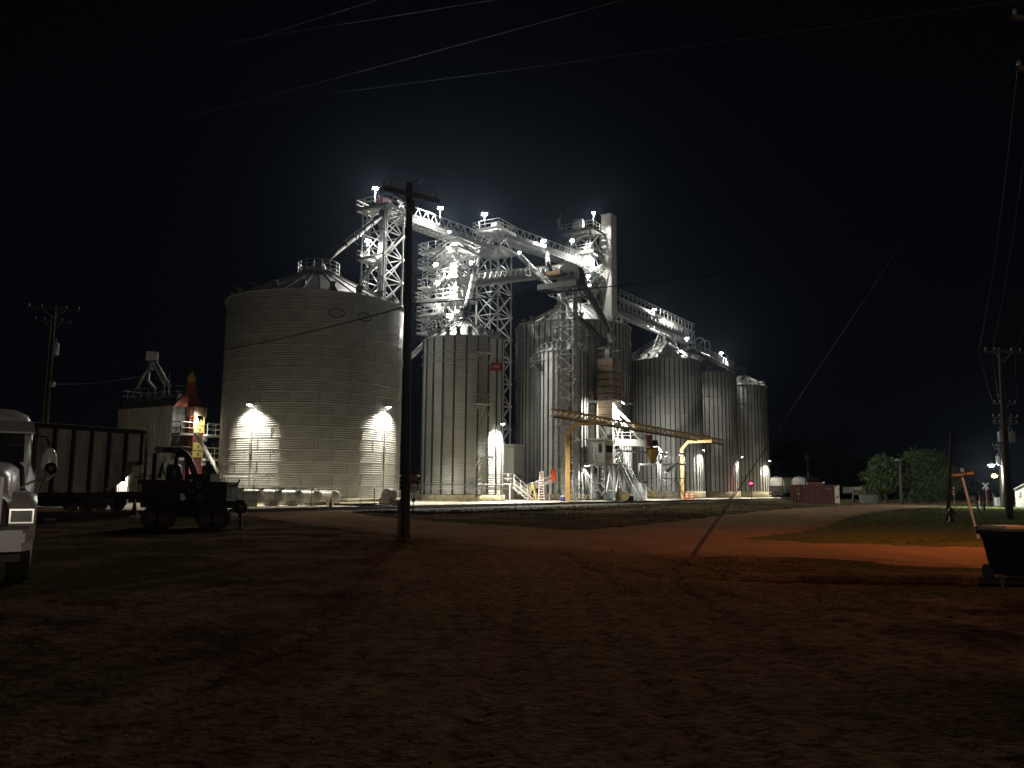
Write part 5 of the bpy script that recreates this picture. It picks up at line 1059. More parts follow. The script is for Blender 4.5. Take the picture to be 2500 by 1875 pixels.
for i in range(9): part(MB().box((tx, ty-.05, 1.12+.075*i), (1.32, .04, .022)), 'bar', dark, gr_)
for x in (-.70, .70): part(MB().box((tx+x, ty-.04, 1.42), (.05, .07, .78)), 'surround', truck_w, gr_)
bm = MB(); bm.add([(tx-1.22, ty+.25, .58), (tx-1.05, ty-.12, .58), (tx+1.05, ty-.12, .58), (tx+1.22, ty+.25, .58), (tx-1.22, ty+.25, .93), (tx-1.05, ty-.12, .93), (tx+1.05, ty-.12, .93), (tx+1.22, ty+.25, .93)], [(0, 1, 5, 4), (1, 2, 6, 5), (2, 3, 7, 6), (4, 5, 6, 7), (3, 2, 1, 0)])
bp_ = part(bm, 'bumper', truck_w, tk_); part(MB().box((tx, ty-.0, .97), (2.3, .2, .05)), 'bumper_gap', black, tk_)
for x in (-.62, -.28, .28, .62): part(MB().box((tx+x, ty-.125, .76), (.22, .03, .2)), 'air_slot', black, bp_)
part(MB().box((tx+.96, ty-.135, .80), (.27, .02, .16)), 'number_plate', galv, bp_)
part(MB().box((tx, ty+.05, .48), (2.1, .3, .12)), 'air_dam', dark, tk_)
part(loft([(ty+2.3, 1.15, 1.05, .9, 2.2, .4), (ty+2.5, 1.2, 1.12, .9, 2.95, .4), (ty+2.9, 1.22, 1.15, .9, 3.2, .4), (ty+4.6, 1.22, 1.15, .9, 3.3, .4)]), 'cab', truck_w, tk_, True)
part(MB().add([(tx-1.0, ty+2.2, 2.12), (tx+1.0, ty+2.2, 2.12), (tx+.98, ty+2.42, 2.72), (tx-.98, ty+2.42, 2.72)], [(0, 1, 2, 3)]), 'windscreen', glass_m, tk_)
part(MB().add([(tx-1.15, ty+2.05, 2.70), (tx+1.15, ty+2.05, 2.70), (tx+1.12, ty+2.5, 2.93), (tx-1.12, ty+2.5, 2.93), (tx-1.15, ty+2.06, 2.66), (tx+1.15, ty+2.06, 2.66)], [(0, 1, 2, 3), (4, 5, 1, 0)]), 'sun_visor', truck_w, tk_)
part(MB().add([(tx+1.205, ty+2.55, 1.9), (tx+1.225, ty+3.6, 1.9), (tx+1.20, ty+3.6, 2.6), (tx+1.17, ty+2.65, 2.6)], [(0, 1, 2, 3)]), 'side_window', glass_m, tk_)
yaw_t = math.radians(31); tk_.rotation_euler = (0, 0, yaw_t); tk_.location = (-8.06-(1.24*math.cos(yaw_t)+2*math.sin(yaw_t)), 14.1-(1.24*math.sin(yaw_t)-2*math.cos(yaw_t)), 0)   # nose towards the camera
# ------------------------------------------------------------------ dark machine trailer
my = 34.0; mk = my/2000
def mp(u, v, dy_=0): return at(u, v, my+dy_)
mt_ = thing('machine_trailer', 'dark trailer with pipes, tank and engine parked before the wide bin', 'machine trailer', V(mp(470, 1280).x, my, 0)); deep = mat('dark green machine paint', (.018, .028, .023), .45, .1, .2, 2); maroon = mat('dark red machine paint', (.035, .013, .011), .5, 0, .2, 2)
def mbox(name, u0, u1, v0, v1, dep, m, dy_=0): a = mp(u0, v1, dy_); b = mp(u1, v0, dy_); return part(MB().box(((a.x+b.x)/2, my+dy_, (a.z+b.z)/2), (abs(b.x-a.x), dep, abs(b.z-a.z))), name, m, mt_)
mbox('chassis', 362, 585, 1222, 1238, 1.5, black); mbox('hopper_body', 366, 480, 1178, 1222, 1.7, maroon); mbox('deck', 360, 482, 1173, 1181, 1.9, maroon, .02); mbox('engine_box', 509, 569, 1177, 1224, 1.4, black); mbox('middle_box', 476, 512, 1158, 1224, 1.3, deep); mbox('radiator', 462, 525, 1158, 1180, 1.0, black); mbox('fuel_tank', 385, 500, 1236, 1262, 1.0, black)
tube_p(mt_, 'upright_tank', deep, [mp(425, 1178), mp(425, 1140), mp(425, 1134)], [.30, .30, .2], 16); mbox('mast', 372, 386, 1106, 1176, .22, black, -.2)
tube_p(mt_, 'suction_pipe', black, [mp(388, 1097, -.6), mp(392, 1097, -.5), mp(420, 1098), mp(440, 1101, .1), mp(452, 1107, .1), mp(463, 1122, .1), mp(471, 1142, .1), mp(476, 1165, .1)], .125, 12)
tube_p(mt_, 'discharge_pipe', black, [mp(429, 1134), mp(431, 1120), mp(437, 1109), mp(446, 1106), mp(453, 1114), mp(456, 1128), mp(456, 1178)], .075, 10)
part(MB().tube([mp(387, 1098, -.75), mp(387, 1098, -.55)], .155, 14), 'pipe_coupling', dark, mt_); tube_p(mt_, 'ram', dark, [mp(389, 1166, -.5), mp(398, 1132, -.4)], .075, 8); tube_p(mt_, 'ram_rod', mirror_m, [mp(398, 1132, -.4), mp(403, 1117, -.4)], .03, 8)
for u, v, r_i in ((487, 1184, .1), (468, 1200, .09), (488, 1214, .1)): part(MB().tube([mp(u, v, -.86)+V(r_i*math.cos(a), 0, r_i*math.sin(a)) for a in np.linspace(0, 6.2832, 17)], .014, 5, False), 'port_ring', galv_dull, mt_)
for u, dy_ in ((372, -.7), (403, -.7), (372, .7), (403, .7), (506, .75), (536, .75), (506, -.75), (536, -.75)):
    z_ = .42; x_ = at(u, 1250, my+dy_).x; w_ = part(MB().tube([(x_, my+dy_-.12, z_), (x_, my+dy_+.12, z_)], .42, 20), 'tyre', rubber, mt_); part(MB().tube([(x_, my+dy_-.135, z_), (x_, my+dy_-.10, z_)], .22, 14), 'rim', mat('dull wheel paint', (.07, .05, .045), .6, 0, .2, 3) if 'dull wheel paint' not in bpy.data.materials else bpy.data.materials['dull wheel paint'], w_)
for u0 in (360, 495): mbox('mudguard', u0, u0+56, 1241, 1246, .4, black, -.75)
tube_p(mt_, 'winch_drum', dark, [mp(585, 1236, -.4), mp(585, 1236, .4)], .28, 14); bar_p(mt_, 'drawbar', black, mp(560, 1234), mp(602, 1246), .14); bar_p(mt_, 'jack', black, mp(587, 1224, -.3), V(mp(587, 1300, -.3).x, my-.3, .03), .11); mbox('jack_foot', 581, 595, 1289, 1292, .25, black, -.3); tube_p(mt_, 'exhaust', black, [mp(568, 1187), mp(580, 1183), mp(585, 1171)], .035, 8); mbox('coupling_box', 352, 368, 1216, 1230, .5, black); mbox('white_valve', 441, 449, 1205, 1210, .1, white, -.9); mbox('label_plate', 462, 469, 1171, 1176, .05, yel, -.7)
for i_ in range(5): bar_p(mt_, 'body_rib', black, mp(372+i_*24, 1180, -.87), mp(372+i_*24, 1221, -.87), .06)
for i_ in range(6): bar_p(mt_, 'radiator_slat', dark, mp(513, 1182+i_*6.5, -.72), mp(566, 1182+i_*6.5, -.72), .03)
for a_, b_, w_ in (((366, 1160), (366, 1178), .05), ((366, 1160), (374, 1160), .05), ((400, 1150), (408, 1176), .04), ((440, 1150), (446, 1176), .05), ((480, 1150), (480, 1160), .06), ((498, 1146), (498, 1160), .06), ((505, 1153), (522, 1153), .05)): bar_p(mt_, 'bracket', dark, mp(*a_, -.3), mp(*b_, -.3), w_)
part(MB().tube([mp(384, 1229, -.8), mp(420, 1229, -.8)], .12, 12), 'air_tank', dark, mt_); part(MB().tube([mp(446, 1216, -.9), mp(446, 1216, -.86)], .1, 14), 'gauge', galv_dull, mt_); mbox('control_panel', 458, 474, 1186, 1196, .08, dark, -.72)
for u_ in (364, 480): mbox('tail_lamp', u_, u_+4, 1208, 1211, .05, mat('dim reflector red', (.25, .02, .015), .3, 0, .1, 3) if 'dim reflector red' not in bpy.data.materials else bpy.data.materials['dim reflector red'], -.9)
hose = MB(); hose.tube([mp(575, 1226, -.5), mp(596, 1230, -.5), mp(603, 1240, -.5), mp(596, 1252, -.5), mp(580, 1254, -.5)], .03, 6); part(hose, 'hose', rubber, mt_)
# ------------------------------------------------------------------ utility poles and wires
def insul(r, p, h=.22, rad=.06): part(MB().lathe([(.02, 0), (rad*.6, .02), (rad, h*.35), (rad*.7, h*.45), (rad, h*.7), (rad*.6, h*.85), (.02, h)], 8, p), 'insulator', porcelain, r, True)
def upole(label, base, top, r0, r1, arms=(), cans=(), m=None):
    t = thing('utility_pole', label, 'utility pole', base, 'wooden utility poles'); tube_p(t, 'pole', m or wood, [base-UP*.4, base.lerp(top, .5), top], [r0, (r0+r1)/2, r1], 12)
    for z, half, dv in arms:
        c = base.lerp(top, (z-base.z)/(top.z-base.z)); dv = Vector(dv).normalized(); f = V(-dv.y, dv.x, 0)*(r1+.08)
        bar_p(t, 'crossarm', greywood, c-dv*half-f, c+dv*half-f, .10, .13)
        for s in (-.92, -.45, .45, .92): insul(t, c+dv*half*s-f+UP*.07)
        for s in (-1, 1): bar_p(t, 'arm_brace', galv_dull, c+dv*half*.5*s-f, c-UP*.7-f*.6, .035)
    for z, off in cans:
        c = base.lerp(top, (z-base.z)/(top.z-base.z))+Vector(off); k = part(MB().lathe([(.02, -.5), (.24, -.47), (.26, -.4), (.26, .4), (.22, .48), (.02, .52)], 16, c), 'transformer', transformer_m, t, True); part(MB().lathe([(.04, .5), (.06, .6), (.03, .85)], 8, c), 'bushing', porcelain, k)
    return t
b = onz(989, 1313, .0); b.z = base_h(b.x, b.y); tp_ = at(1000, 448, b.y)
CP = upole('dark wooden utility pole in the middle foreground', b, tp_, .165, .115, [(at(999, 478, b.y).z, 1.15, (.86, .62, 0))])
part(MB().box(tp_-UP*.9+V(.17, 0, 0), (.1, .1, .5)), 'pole_fitting', greywood, CP); part(MB().box(b+V(-.2, -.08, .62), (.12, .12, 1.2)), 'wire_guard', greywood, CP); tube_p(CP, 'ground_wire', galv_dull, [b+V(.165, -.05, 0), tp_+V(.12, -.05, -2)], .012, 5); part(MB().lathe([(.02, -.1), (.09, -.05), (.09, .1), (.02, .14)], 10, b.lerp(tp_, .655)+V(.2, -.1, 0)), 'meter', galv, CP)
for s in (-.25, .05, .35): part(MB().tube([tp_+V(s, 0, -.05), tp_+V(s+.05, 0, .12), tp_+V(s+.15, 0, .16)], .025, 6), 'cutout', porcelain, CP)
st_ = thing('short_post', 'short grey wooden post left of the middle utility pole', 'post', onz(979, 1266, 0)); q = onz(979, 1266, 0); bar_p(st_, 'post', greywood, V(q.x, q.y, -.3), V(q.x, q.y, at(979, 1218, q.y).z), .16, .16); part(MB().box(V(q.x, q.y, at(979, 1218, q.y).z), (.2, .2, .04)), 'cap', greywood, st_)
LY = 64; lb0 = at(108, 1100, LY); lb0.z = .0; lt0 = at(134, 746, LY)
LP = upole('left utility pole with a pale transformer can beyond the hopper car', lb0, lt0, .20, .14, [(at(133, 755, LY).z, 1.9, (.93, .36, 0)), (at(131, 786, LY).z, 1.3, (.93, .36, 0))], [(at(140, 853, LY).z, (.42, -.2, 0))])
part(MB().box(at(128, 938, LY), (.3, .3, .4)), 'junction_box', transformer_m, LP); lb1 = at(96, 1100, LY+3); lb1.z = 0
upole('slim second utility pole just left of the transformer pole', lb1, at(124, 770, LY+3), .15, .10)
rb = onz(2466, 1268, 0); RP1 = upole('nearest utility pole at the right, dark with a wide crossarm', rb, at(2442, 848, rb.y), .22, .15, [(at(2443, 860, rb.y).z, 1.35, (1, .12, 0))])
r2 = onz(2471, 1240, 0); r2.z = 0; RP2 = upole('second right utility pole with two crossarms and transformers', V(at(2455, 1200, 76).x, 76, 0), at(2449, 980, 76), .18, .13, [(at(2450, 985, 76).z, 1.1, (1, .1, 0)), (at(2450, 1019, 76).z, 1.3, (1, .1, 0)), (at(2450, 1034, 76).z, 1.2, (1, .1, 0))], [(at(2450, 1067, 76).z, (-.45, -.2, 0)), (at(2450, 1067, 76).z, (.62, -.2, 0))])
tube_p(RP2, 'conduit', white, [at(2461, 1040, 75.5), at(2466, 1150, 75.5), V(at(2471, 1238, 75.5).x, 75.5, 0)], .05, 6)
RP3 = upole('third right utility pole with a big transformer, farther off', V(at(2441, 1200, 112).x, 112, 0), at(2440, 1082, 112), .17, .12, [(at(2440, 1088, 112).z, 1.2, (1, .1, 0)), (at(2440, 1098, 112).z, .9, (1, .1, 0))], [(at(2440, 1122, 112).z, (-.4, -.2, 0)), (at(2440, 1122, 112).z, (.45, -.2, 0))])
upole('pale stub pole beside the third right utility pole', V(at(2446, 1200, 104).x, 104, 0), at(2443, 1140, 104), .17, .15, m=greywood)
upole('distant utility pole above the red container', V(at(1975, 1200, 190).x, 190, 0), at(1971, 1105, 190), .16, .11, [(at(1971, 1118, 190).z, .8, (1, 0, 0))])
yl = V(at(2199, 1200, 118).x, 118, 0); YL = upole('pole with an unlit yard lamp in front of the trees', yl, at(2197, 1120, 118), .19, .14, m=greywood); z = at(2190, 1121, 118); tube_p(YL, 'arm', galv, [at(2197, 1122, 118), z], .04, 6); part(MB().lathe([(.03, .3), (.2, .15), (.42, 0), (.36, -.05)], 12, z-UP*.2), 'lamp_head', galv, YL)
def wire(label, a, b, sag, r=.006, n=24, group='overhead wires', mid=None):
    mb = MB(); pts = [a.lerp(b, i/n)-UP*sag*4*(i/n)*(1-i/n) for i in range(n+1)]; mb.tube(pts, r, 5)
    return tag(single(mb, 'overhead_wire', wire_m), label, 'wire', group)
wire_m = mat('weathered aluminium wire', (.16, .155, .15), .6, .2, .1, 1)
dk = mat('black insulated wire', (.02, .02, .02), .6, 0, .1, 1)
wire('highest wire at the upper left, steeper of its pair', at(-200, 330, 62), at(904+330, -100, 22), .25); wire('wire at the upper left, flatter of the upper pair', at(-250, 207, 62), at(1560, -58, 20), .3)
wire('brightest wire rising across the upper middle sky', at(-260, 452, 60), at(1760, -66, 17), .35, .007); wire('long flat wire across the upper middle sky', at(-300, 345, 60), at(2700, -30, 20), .45)
def dwire(*a, **k): o = wire(*a, **k); o.data.materials.clear(); o.data.materials.append(dk); return o
cpa = at(1005, 742, b.y); dwire('black wire sagging across the wide bin to the left pole', at(1003, 745, 28.6), at(131, 883, LY), .9, r=.022); dwire('black wire from the middle pole to the right over the dark elevator', at(1006, 742, 28.6), at(2640, 532, 27), .35, r=.020)
dwire('thin wire from the left pole to the dryer roof', at(130, 938, LY), at(372, 912, 84), .3, r=.02); dwire('upper black wire from the middle pole towards the white stair tower', at(1007, 668, 28.6), at(1150, 655, 55), .1, r=.015)
# guyed pole head beyond the frame edge: its arms, and the guy
GB = V(GP.x, GP.y, 0); gd = V(.97, .22, 0)
gt = thing('guyed_crossarm', 'long crossarm on the guyed pole beyond the right edge', 'crossarm', V(GP.x, GP.y, GP.z-3.2))
for dz_ in (3.2, 1.4): bar_p(gt, 'crossarm', greywood, V(GP.x, GP.y-.2, GP.z-dz_)-gd*2.4, V(GP.x, GP.y-.2, GP.z-dz_)+gd*2.4, .11, .14); [insul(gt, V(GP.x, GP.y-.2, GP.z-dz_+.08)+gd*s) for s in (-2.3, -1.2, 1.2, 2.3)]
ga = onz(1692, 1356, .0); ga.z = base_h(ga.x, ga.y)
gw = thing('guy_wire', 'dark slanting guy wire anchored in the dirt by the road', 'guy wire', ga); tube_p(gw, 'cable', dk, [ga-V(.02, 0, .1), V(GP.x, GP.y, GP.z-.2)], .011, 6); tube_p(gw, 'guy_guard', dark, [ga, ga.lerp(GP, .09)], .015, 8); tube_p(gw, 'anchor_rod', dark, [ga-V(.12, 0, .1), ga.lerp(GP, .055)+V(-.05, 0, 0)], .013, 6)
for i, (z, s) in enumerate(((3.2, -2.3), (1.4, -1.2), (1.4, 2.3))):
    a = V(GP.x, GP.y-.2, GP.z-z+.28)+gd*s; e = at([2389, 2422, 2478][i], 852, rb.y)
    wire('wire from the nearest right pole up to the guyed pole, %s' % ['leftmost', 'middle', 'rightmost'][i], e, a, .9, .006)
    wire('wire between the first and second right poles, %s' % ['leftmost', 'middle', 'rightmost'][i], e, at([2428, 2440, 2480][i], 983, 76), .7, .008)
# ------------------------------------------------------------------ signs
def oct_(r, n=8): return [(r*math.cos(math.pi/8+2*math.pi*k/n), r*math.sin(math.pi/8+2*math.pi*k/n)) for k in range(n)]
sy = 60; sb_ = at(1012, 1266, sy); ss = thing('stop_sign', 'stop sign above a white X plate beside the middle utility pole', 'stop sign', V(sb_.x, sb_.y, -.2)); sc_ = at(1010, 1168, sy); bar_p(ss, 'post', dark, V(sc_.x, sy+.05, -.3), sc_+V(0, .05, .2), .06)
part(MB().prism(oct_(.34), -.012, .012, 0, sc_), 'stop_plate', mat('sign maroon', (.25, .03, .03), .5, 0, .1, 2), ss); part(text_mb('STOP', .26, sc_+V(0, -.02, 0), (1, 0, 0), UP, .004), 'lettering', pale_paint, ss)
xp = at(1010, 1193, sy); part(MB().box(xp, (.40, .024, .68)), 'x_plate', white, ss); part(text_mb('X', .42, xp+V(0, -.02, 0), (1, 0, 0), UP, .004), 'lettering', black, ss); part(MB().box(at(1010, 1221, sy), (.22, .1, .26)), 'flasher_box', dark, ss)
b_ = onz(2389, 1309, 0); tp_ = at(2349, 1166, b_.y); nsn = thing('street_name_sign', 'leaning street name sign reading PAISLEY AVE', 'street sign', b_); bar_p(nsn, 'post', galv, b_-UP*.2, tp_, .07); m_ = at(2351, 1158, b_.y-.08); sd_ = V(.93, -.30, .13).normalized(); su = V(-.10, 0, 1); su = (su-sd_*su.dot(sd_)).normalized(); sn = sd_.cross(su)
part(MB().box(m_, (.92, .015, .17), R=Matrix((sd_, -sn, su)).transposed()), 'name_blade', mat('sign green', (.004, .012, .010), .5, 0, .1, 2), nsn); part(text_mb('PAISLEY AVE', .135, m_+sn*.02, sd_, su, .003), 'lettering', white, nsn); part(MB().box(m_+su*.17, (.02, .5, .15), R=Matrix((sd_, -sn, su)).transposed()), 'cross_blade', galv, nsn)
cy = 112; xb = at(2406, 1186, cy); xs_ = thing('railway_crossbuck', 'white X railway crossbuck with a small yield sign beneath', 'railway sign', V(xb.x, cy, 0)); bar_p(xs_, 'post', galv_dull, V(xb.x+.1, cy+.06, 0), xb+V(0, .06, .4), .09)
for s in (-1, 1): part(MB().bar(xb-V(.42, 0, .40*s)-V(0, .015*s, 0), xb+V(.42, 0, .40*s)-V(0, .015*s, 0), .03, .17), 'board', white, xs_)
part(MB().prism([(-.36, .3), (.36, .3), (0, -.32)], -.012, .012, 0, at(2408, 1196, cy-.1)), 'yield_plate', mat('sign red edge', (.4, .05, .05), .5, 0, .1, 1), xs_); part(MB().prism([(-.19, .2), (.19, .2), (0, -.12)], -.02, -.013, 0, at(2408, 1196, cy-.1)), 'yield_field', white, xs_)
rm_ = thing('road_marker', 'small white reflective marker just right of the hydrant pole', 'marker', V(at(2328, 1200, 130).x, 130, 0)); q = at(2328, 1190, 130); bar_p(rm_, 'post', galv, V(q.x, 130, 0), q, .07); part(MB().box(at(2328, 1203, 129.9), (.32, .03, .55)), 'plate', white, rm_); part(MB().box(at(2328, 1191, 129.9), (.25, .03, .3)), 'plate', white, rm_)
# ------------------------------------------------------------------ hydrant with thin pole, mail posts, gate
hyd_m = mat('dull hydrant red', (.09, .015, .012), .5, 0, .2, 3); hb = onz(2323, 1274, 0); hp_ = thing('fire_hydrant', 'dark red fire hydrant at the foot of a thin pole', 'fire hydrant', hb)
part(MB().lathe([(.19, 0), (.19, .06), (.13, .08), (.13, .55), (.17, .57), (.17, .62), (.13, .64), (.11, .74), (.05, .82), (.03, .9), (.01, .9)], 14, hb), 'barrel', hyd_m, hp_, True); part(MB().tube([hb+V(-.26, 0, .48), hb+V(.26, 0, .48)], .075, 10), 'outlet', hyd_m, hp_); part(MB().tube([hb+V(0, -.26, .42), hb+V(0, .1, .42)], .09, 10), 'pumper_cap', hyd_m, hp_)
tpp = thing('thin_pole', 'thin dark pole without arms behind the fire hydrant', 'pole', hb+V(-.05, .35, 0)); tube_p(tpp, 'pole', wood, [hb+V(-.05, .35, -.2), at(2323, 1060, hb.y+.35)], [.12, .08], 10); part(MB().lathe([(.09, 0), (.10, .05), (.01, .1)], 8, at(2323, 1060, hb.y+.35)), 'cap', dark, tpp)
for i, (u, v0, v1, lb_) in enumerate(((2389, 1238, 1214, 'taller dark post, left of the pair before the red gate'), (2402, 1248, 1230, 'short dark post, right of the pair before the red gate'))):
    p0 = onz(u, v0, 0); t = thing('wooden_post', lb_, 'post', p0); bar_p(t, 'post', greywood, p0-UP*.2, at(u, v1, p0.y), .17); part(MB().box(at(u, v1, p0.y), (.23, .23, .05)), 'cap', greywood, t)
mbx = thing('mail_box', 'black mail box on an arm above the grass on the right', 'mail box', onz(2387, 1236, 0)); q = at(2378, 1217, 66); bar_p(mbx, 'arm', black, q+V(-.2, 0, -.15), at(2394, 1219, 66), .1); part(MB().prism([(-.2, -.15), (.2, -.15), (.2, .08), (.13, .18), (-.13, .18), (-.2, .08)], -.3, .3, .4, q), 'box', black, mbx); bar_p(mbx, 'post', greywood, at(2386, 1219, 66), V(at(2386, 1219, 66).x, 66, 0), .11)
ga_ = thing('red_gate', 'red pipe gate beneath the railway crossbuck', 'gate', V(at(2405, 1220, 118).x, 118, 0))
for v in (1207, 1212, 1217): bar_p(ga_, 'rail', red_m, at(2390, v, 118), at(2424, v, 118), .09)
for u in (2390, 2401, 2412, 2424): bar_p(ga_, 'post', red_m if u < 2420 else galv, at(u, 1204, 118), V(at(u, 1204, 118).x, 118, 0), .11)
up_ = thing('utility_pedestal', 'pale utility pedestal left of the stub pole', 'utility box', V(at(2434, 1220, 108).x, 108, 0)); q = at(2434, 1215, 108); part(MB().box((q.x, q.y, .55), (.6, .4, 1.1), .3), 'cabinet', white, up_); part(MB().box((q.x, q.y, 1.14), (.68, .48, .08), .3), 'lid', galv, up_)
# ------------------------------------------------------------------ gabled pale building at the right edge
wb = at(2478, 1200, 100); wh = thing('gabled_building', 'pale gabled building at the right edge of the lawn', 'building', (wb.x+2.5, wb.y+3, 0)); bw = 5.5; wz = at(2472, 1195, 100).z
for i in range(5): part(MB().box((wb.x+bw*(i+.5)/5, wb.y, wz/2), (bw/5-.02, .2, wz)), 'wall_panel', cream, wh)
part(MB().add([(wb.x, wb.y-.1, wz), (wb.x+bw, wb.y-.1, wz), (wb.x+bw/2, wb.y-.1, wz+1.6), (wb.x, wb.y+.1, wz), (wb.x+bw, wb.y+.1, wz), (wb.x+bw/2, wb.y+.1, wz+1.6)], [(0, 1, 2), (3, 5, 4)]), 'gable', cream, wh)
part(MB().box((wb.x+.1, wb.y+4.1, wz/2), (.2, 8, wz)), 'side_wall', cream, wh)
for s in (-1, 1): c = V(wb.x+bw/2+s*(bw/4+.1), wb.y+3.7, wz+.84); part(MB().box(c, (bw/2+.45, 8.6, .12), R=Matrix.Rotation(s*math.atan2(1.6, bw/2), 3, 'Y')), 'roof', galv_dull, wh)
part(MB().box((wb.x+1.3, wb.y-.12, 1.15), (.7, .08, 1.0)), 'meter_panel', dark, wh); part(MB().box((wb.x+.4, wb.y-.2, 1.6), (.25, .25, .6)), 'vent', galv, wh)
th_ = math.radians(-31); wh.rotation_euler = (0, 0, th_); wh.location = V(wb.x, wb.y, 0)-Matrix.Rotation(th_, 3, 'Z') @ V(-2.5, -3, 0)
# ------------------------------------------------------------------ red container, dumpster, parked trailer
c1_ = at(2050, 1227, 112); c1_.z = base_h(c1_.x, c1_.y)+.02; ld = V(-.968, .25, 0).normalized(); wd_ = V(-ld.y, ld.x, 0)*-1; CL, CWd, CH = 6.06, 2.44, 2.59
wd_ = V(.25, .968, 0).normalized(); rc = thing('shipping_container', 'dark red shipping container with yellow letters and peeling white doors', 'shipping container', c1_+ld*CL/2+wd_*CWd/2); cred = mat('container red', (.13, .035, .030), .65, 0, .2, 1.2)
np_ = 15
for k in range(np_):
    a = .15+(CL-.3)*k/np_; b2 = a+(CL-.3)/np_
    for off in (0, CWd): 
        m_ = MB(); x0, x1, x2, x3 = a, a+(b2-a)*.35, a+(b2-a)*.5, a+(b2-a)*.85; pr = [(x0, .0), (x1, .0), (x2, .07), (x3, .07), (b2, 0)]; sg_ = 1 if off == 0 else -1
        m_.v = [tuple(c1_+ld*x+wd_*(off+sg_*y)+UP*z) for z in (.16, CH-.12) for x, y in pr]; m_.f = [(i, i+1, 5+i+1, 5+i) for i in range(4)]; part(m_, 'side_panel', cred, rc)
for x in (0.07, CL-.07):
    for y in (.07, CWd-.07): bar_p(rc, 'corner_post', cred if x > 1 else pale_paint, c1_+ld*x+wd_*y, c1_+ld*x+wd_*y+UP*CH, .16)
for y in (.06, CWd-.06):
    for z in (.08, CH-.06): bar_p(rc, 'side_rail', cred, c1_+ld*.1+wd_*y+UP*z, c1_+ld*(CL-.1)+wd_*y+UP*z, .13, .15)
peel = mat('peeling white door paint', (.60, .55, .50), .7, 0, .2, 1.6, c2=(.18, .06, .045), thr=(.40, .50))
part(MB().box(c1_+ld*CL/2+wd_*CWd/2+UP*(CH-.04), (CL-.2, CWd-.2, .05), math.atan2(ld.y, ld.x)), 'roof', cred, rc)
for y in (.64, CWd-.64): d_ = part(MB().box(c1_-ld*.0+wd_*y+UP*CH/2, (.07, 1.12, CH-.28), math.atan2(ld.y, ld.x)), 'door', peel, rc); [part(MB().bar(c1_-ld*.06+wd_*(y+o_)+UP*.2, c1_-ld*.06+wd_*(y+o_)+UP*(CH-.2), .045), 'lock_bar', galv_dull, d_) for o_ in (-.2, .2)]
part(MB().box(c1_+ld*.30-wd_*.02+UP*CH/2, (.55, .03, CH-.3), math.atan2(ld.y, ld.x)), 'worn_panel', peel, rc)
part(MB().box(c1_+ld*5.25-wd_*.015+UP*1.35, (.42, .02, 1.9), math.atan2(ld.y, ld.x)), 'letter_panel', black, rc)
for i, ch_ in enumerate('CAI'): part(text_mb(ch_, .62, c1_+ld*5.25-wd_*.035+UP*(1.95-.6*i), -ld, UP, .004), 'lettering', safety, rc)
part(text_mb('CAIU 29', .2, c1_+ld*1.35-wd_*.02+UP*2.1, -ld, UP, .004), 'lettering', pale_paint, rc)
on_ = thing('red_pallet_load', 'dark red load lying on the roof of the container with a white end', 'load', c1_+ld*3+wd_*1.2+UP*CH); part(MB().box(c1_+ld*3.0+wd_*1.0+UP*(CH+.2), (1.9, .8, .36), math.atan2(ld.y, ld.x)), 'bundle', red_m, on_); part(MB().tube([c1_+ld*2.05+wd_*1.0+UP*(CH+.25), c1_+ld*1.75+wd_*1.0+UP*(CH+.22)], [.1, .28], 8), 'white_end', white, on_)
pt = at(2098, 1216, 135); tl = thing('parked_trailer', 'parked trailer with a pale lettered tailboard beyond the container', 'trailer', (pt.x, pt.y, 0)); q = at(2098, 1195, 135)
part(MB().box(q+V(0, .1, -.1), (2.0, .1, 1.1)), 'tailboard', tan_m, tl); part(MB().box(q+V(0, .03, .15), (1.55, .04, .42)), 'name_panel', pale_paint, tl); part(MB().box(q+V(0, 2.2, -.1), (2.0, 4.2, 1.0)), 'bed', dark, tl); part(MB().box(q+V(0, .02, -.78), (2.0, .2, .22)), 'bumper', tan_m, tl)
for s in (-.8, .8): part(MB().tube([(q.x+s-.12, q.y+.7, .4), (q.x+s+.12, q.y+.7, .4)], .4, 14), 'tyre', rubber, tl); bar_p(tl, 'post', galv_dull, (q.x+s*1.3, q.y+.1, .5), (q.x+s*1.3, q.y+.1, 2.6), .09)
db = onz(2126, 1231, 0); du = thing('rubbish_skip', 'grey green rubbish skip standing right of the red container', 'rubbish skip', db); q = V(db.x, db.y+.8, 0)
part(MB().add([q+V(x*w_, y*.75, z) for z, w_ in ((.12, .85), (1.25, 1.0)) for x, y in ((-1, -1), (1, -1), (1, 1), (-1, 1))], [(0, 1, 5, 4), (1, 2, 6, 5), (2, 3, 7, 6), (3, 0, 4, 7), (0, 3, 2, 1)]), 'body', mat('skip green grey', (.12, .13, .11), .6, .1, .2, 2), du); part(MB().box(q+V(0, 0, 1.3), (2.06, 1.6, .09)), 'lid', black, du); part(MB().box(q+V(.78, -.77, .7), (.5, .05, .95)), 'end_panel', black, du)
for s in (-.92, .92): part(MB().bar(q+V(s, -.3, .7), q+V(s*1.1, -.3, .7), .2), 'lifting_pocket', dark, du)
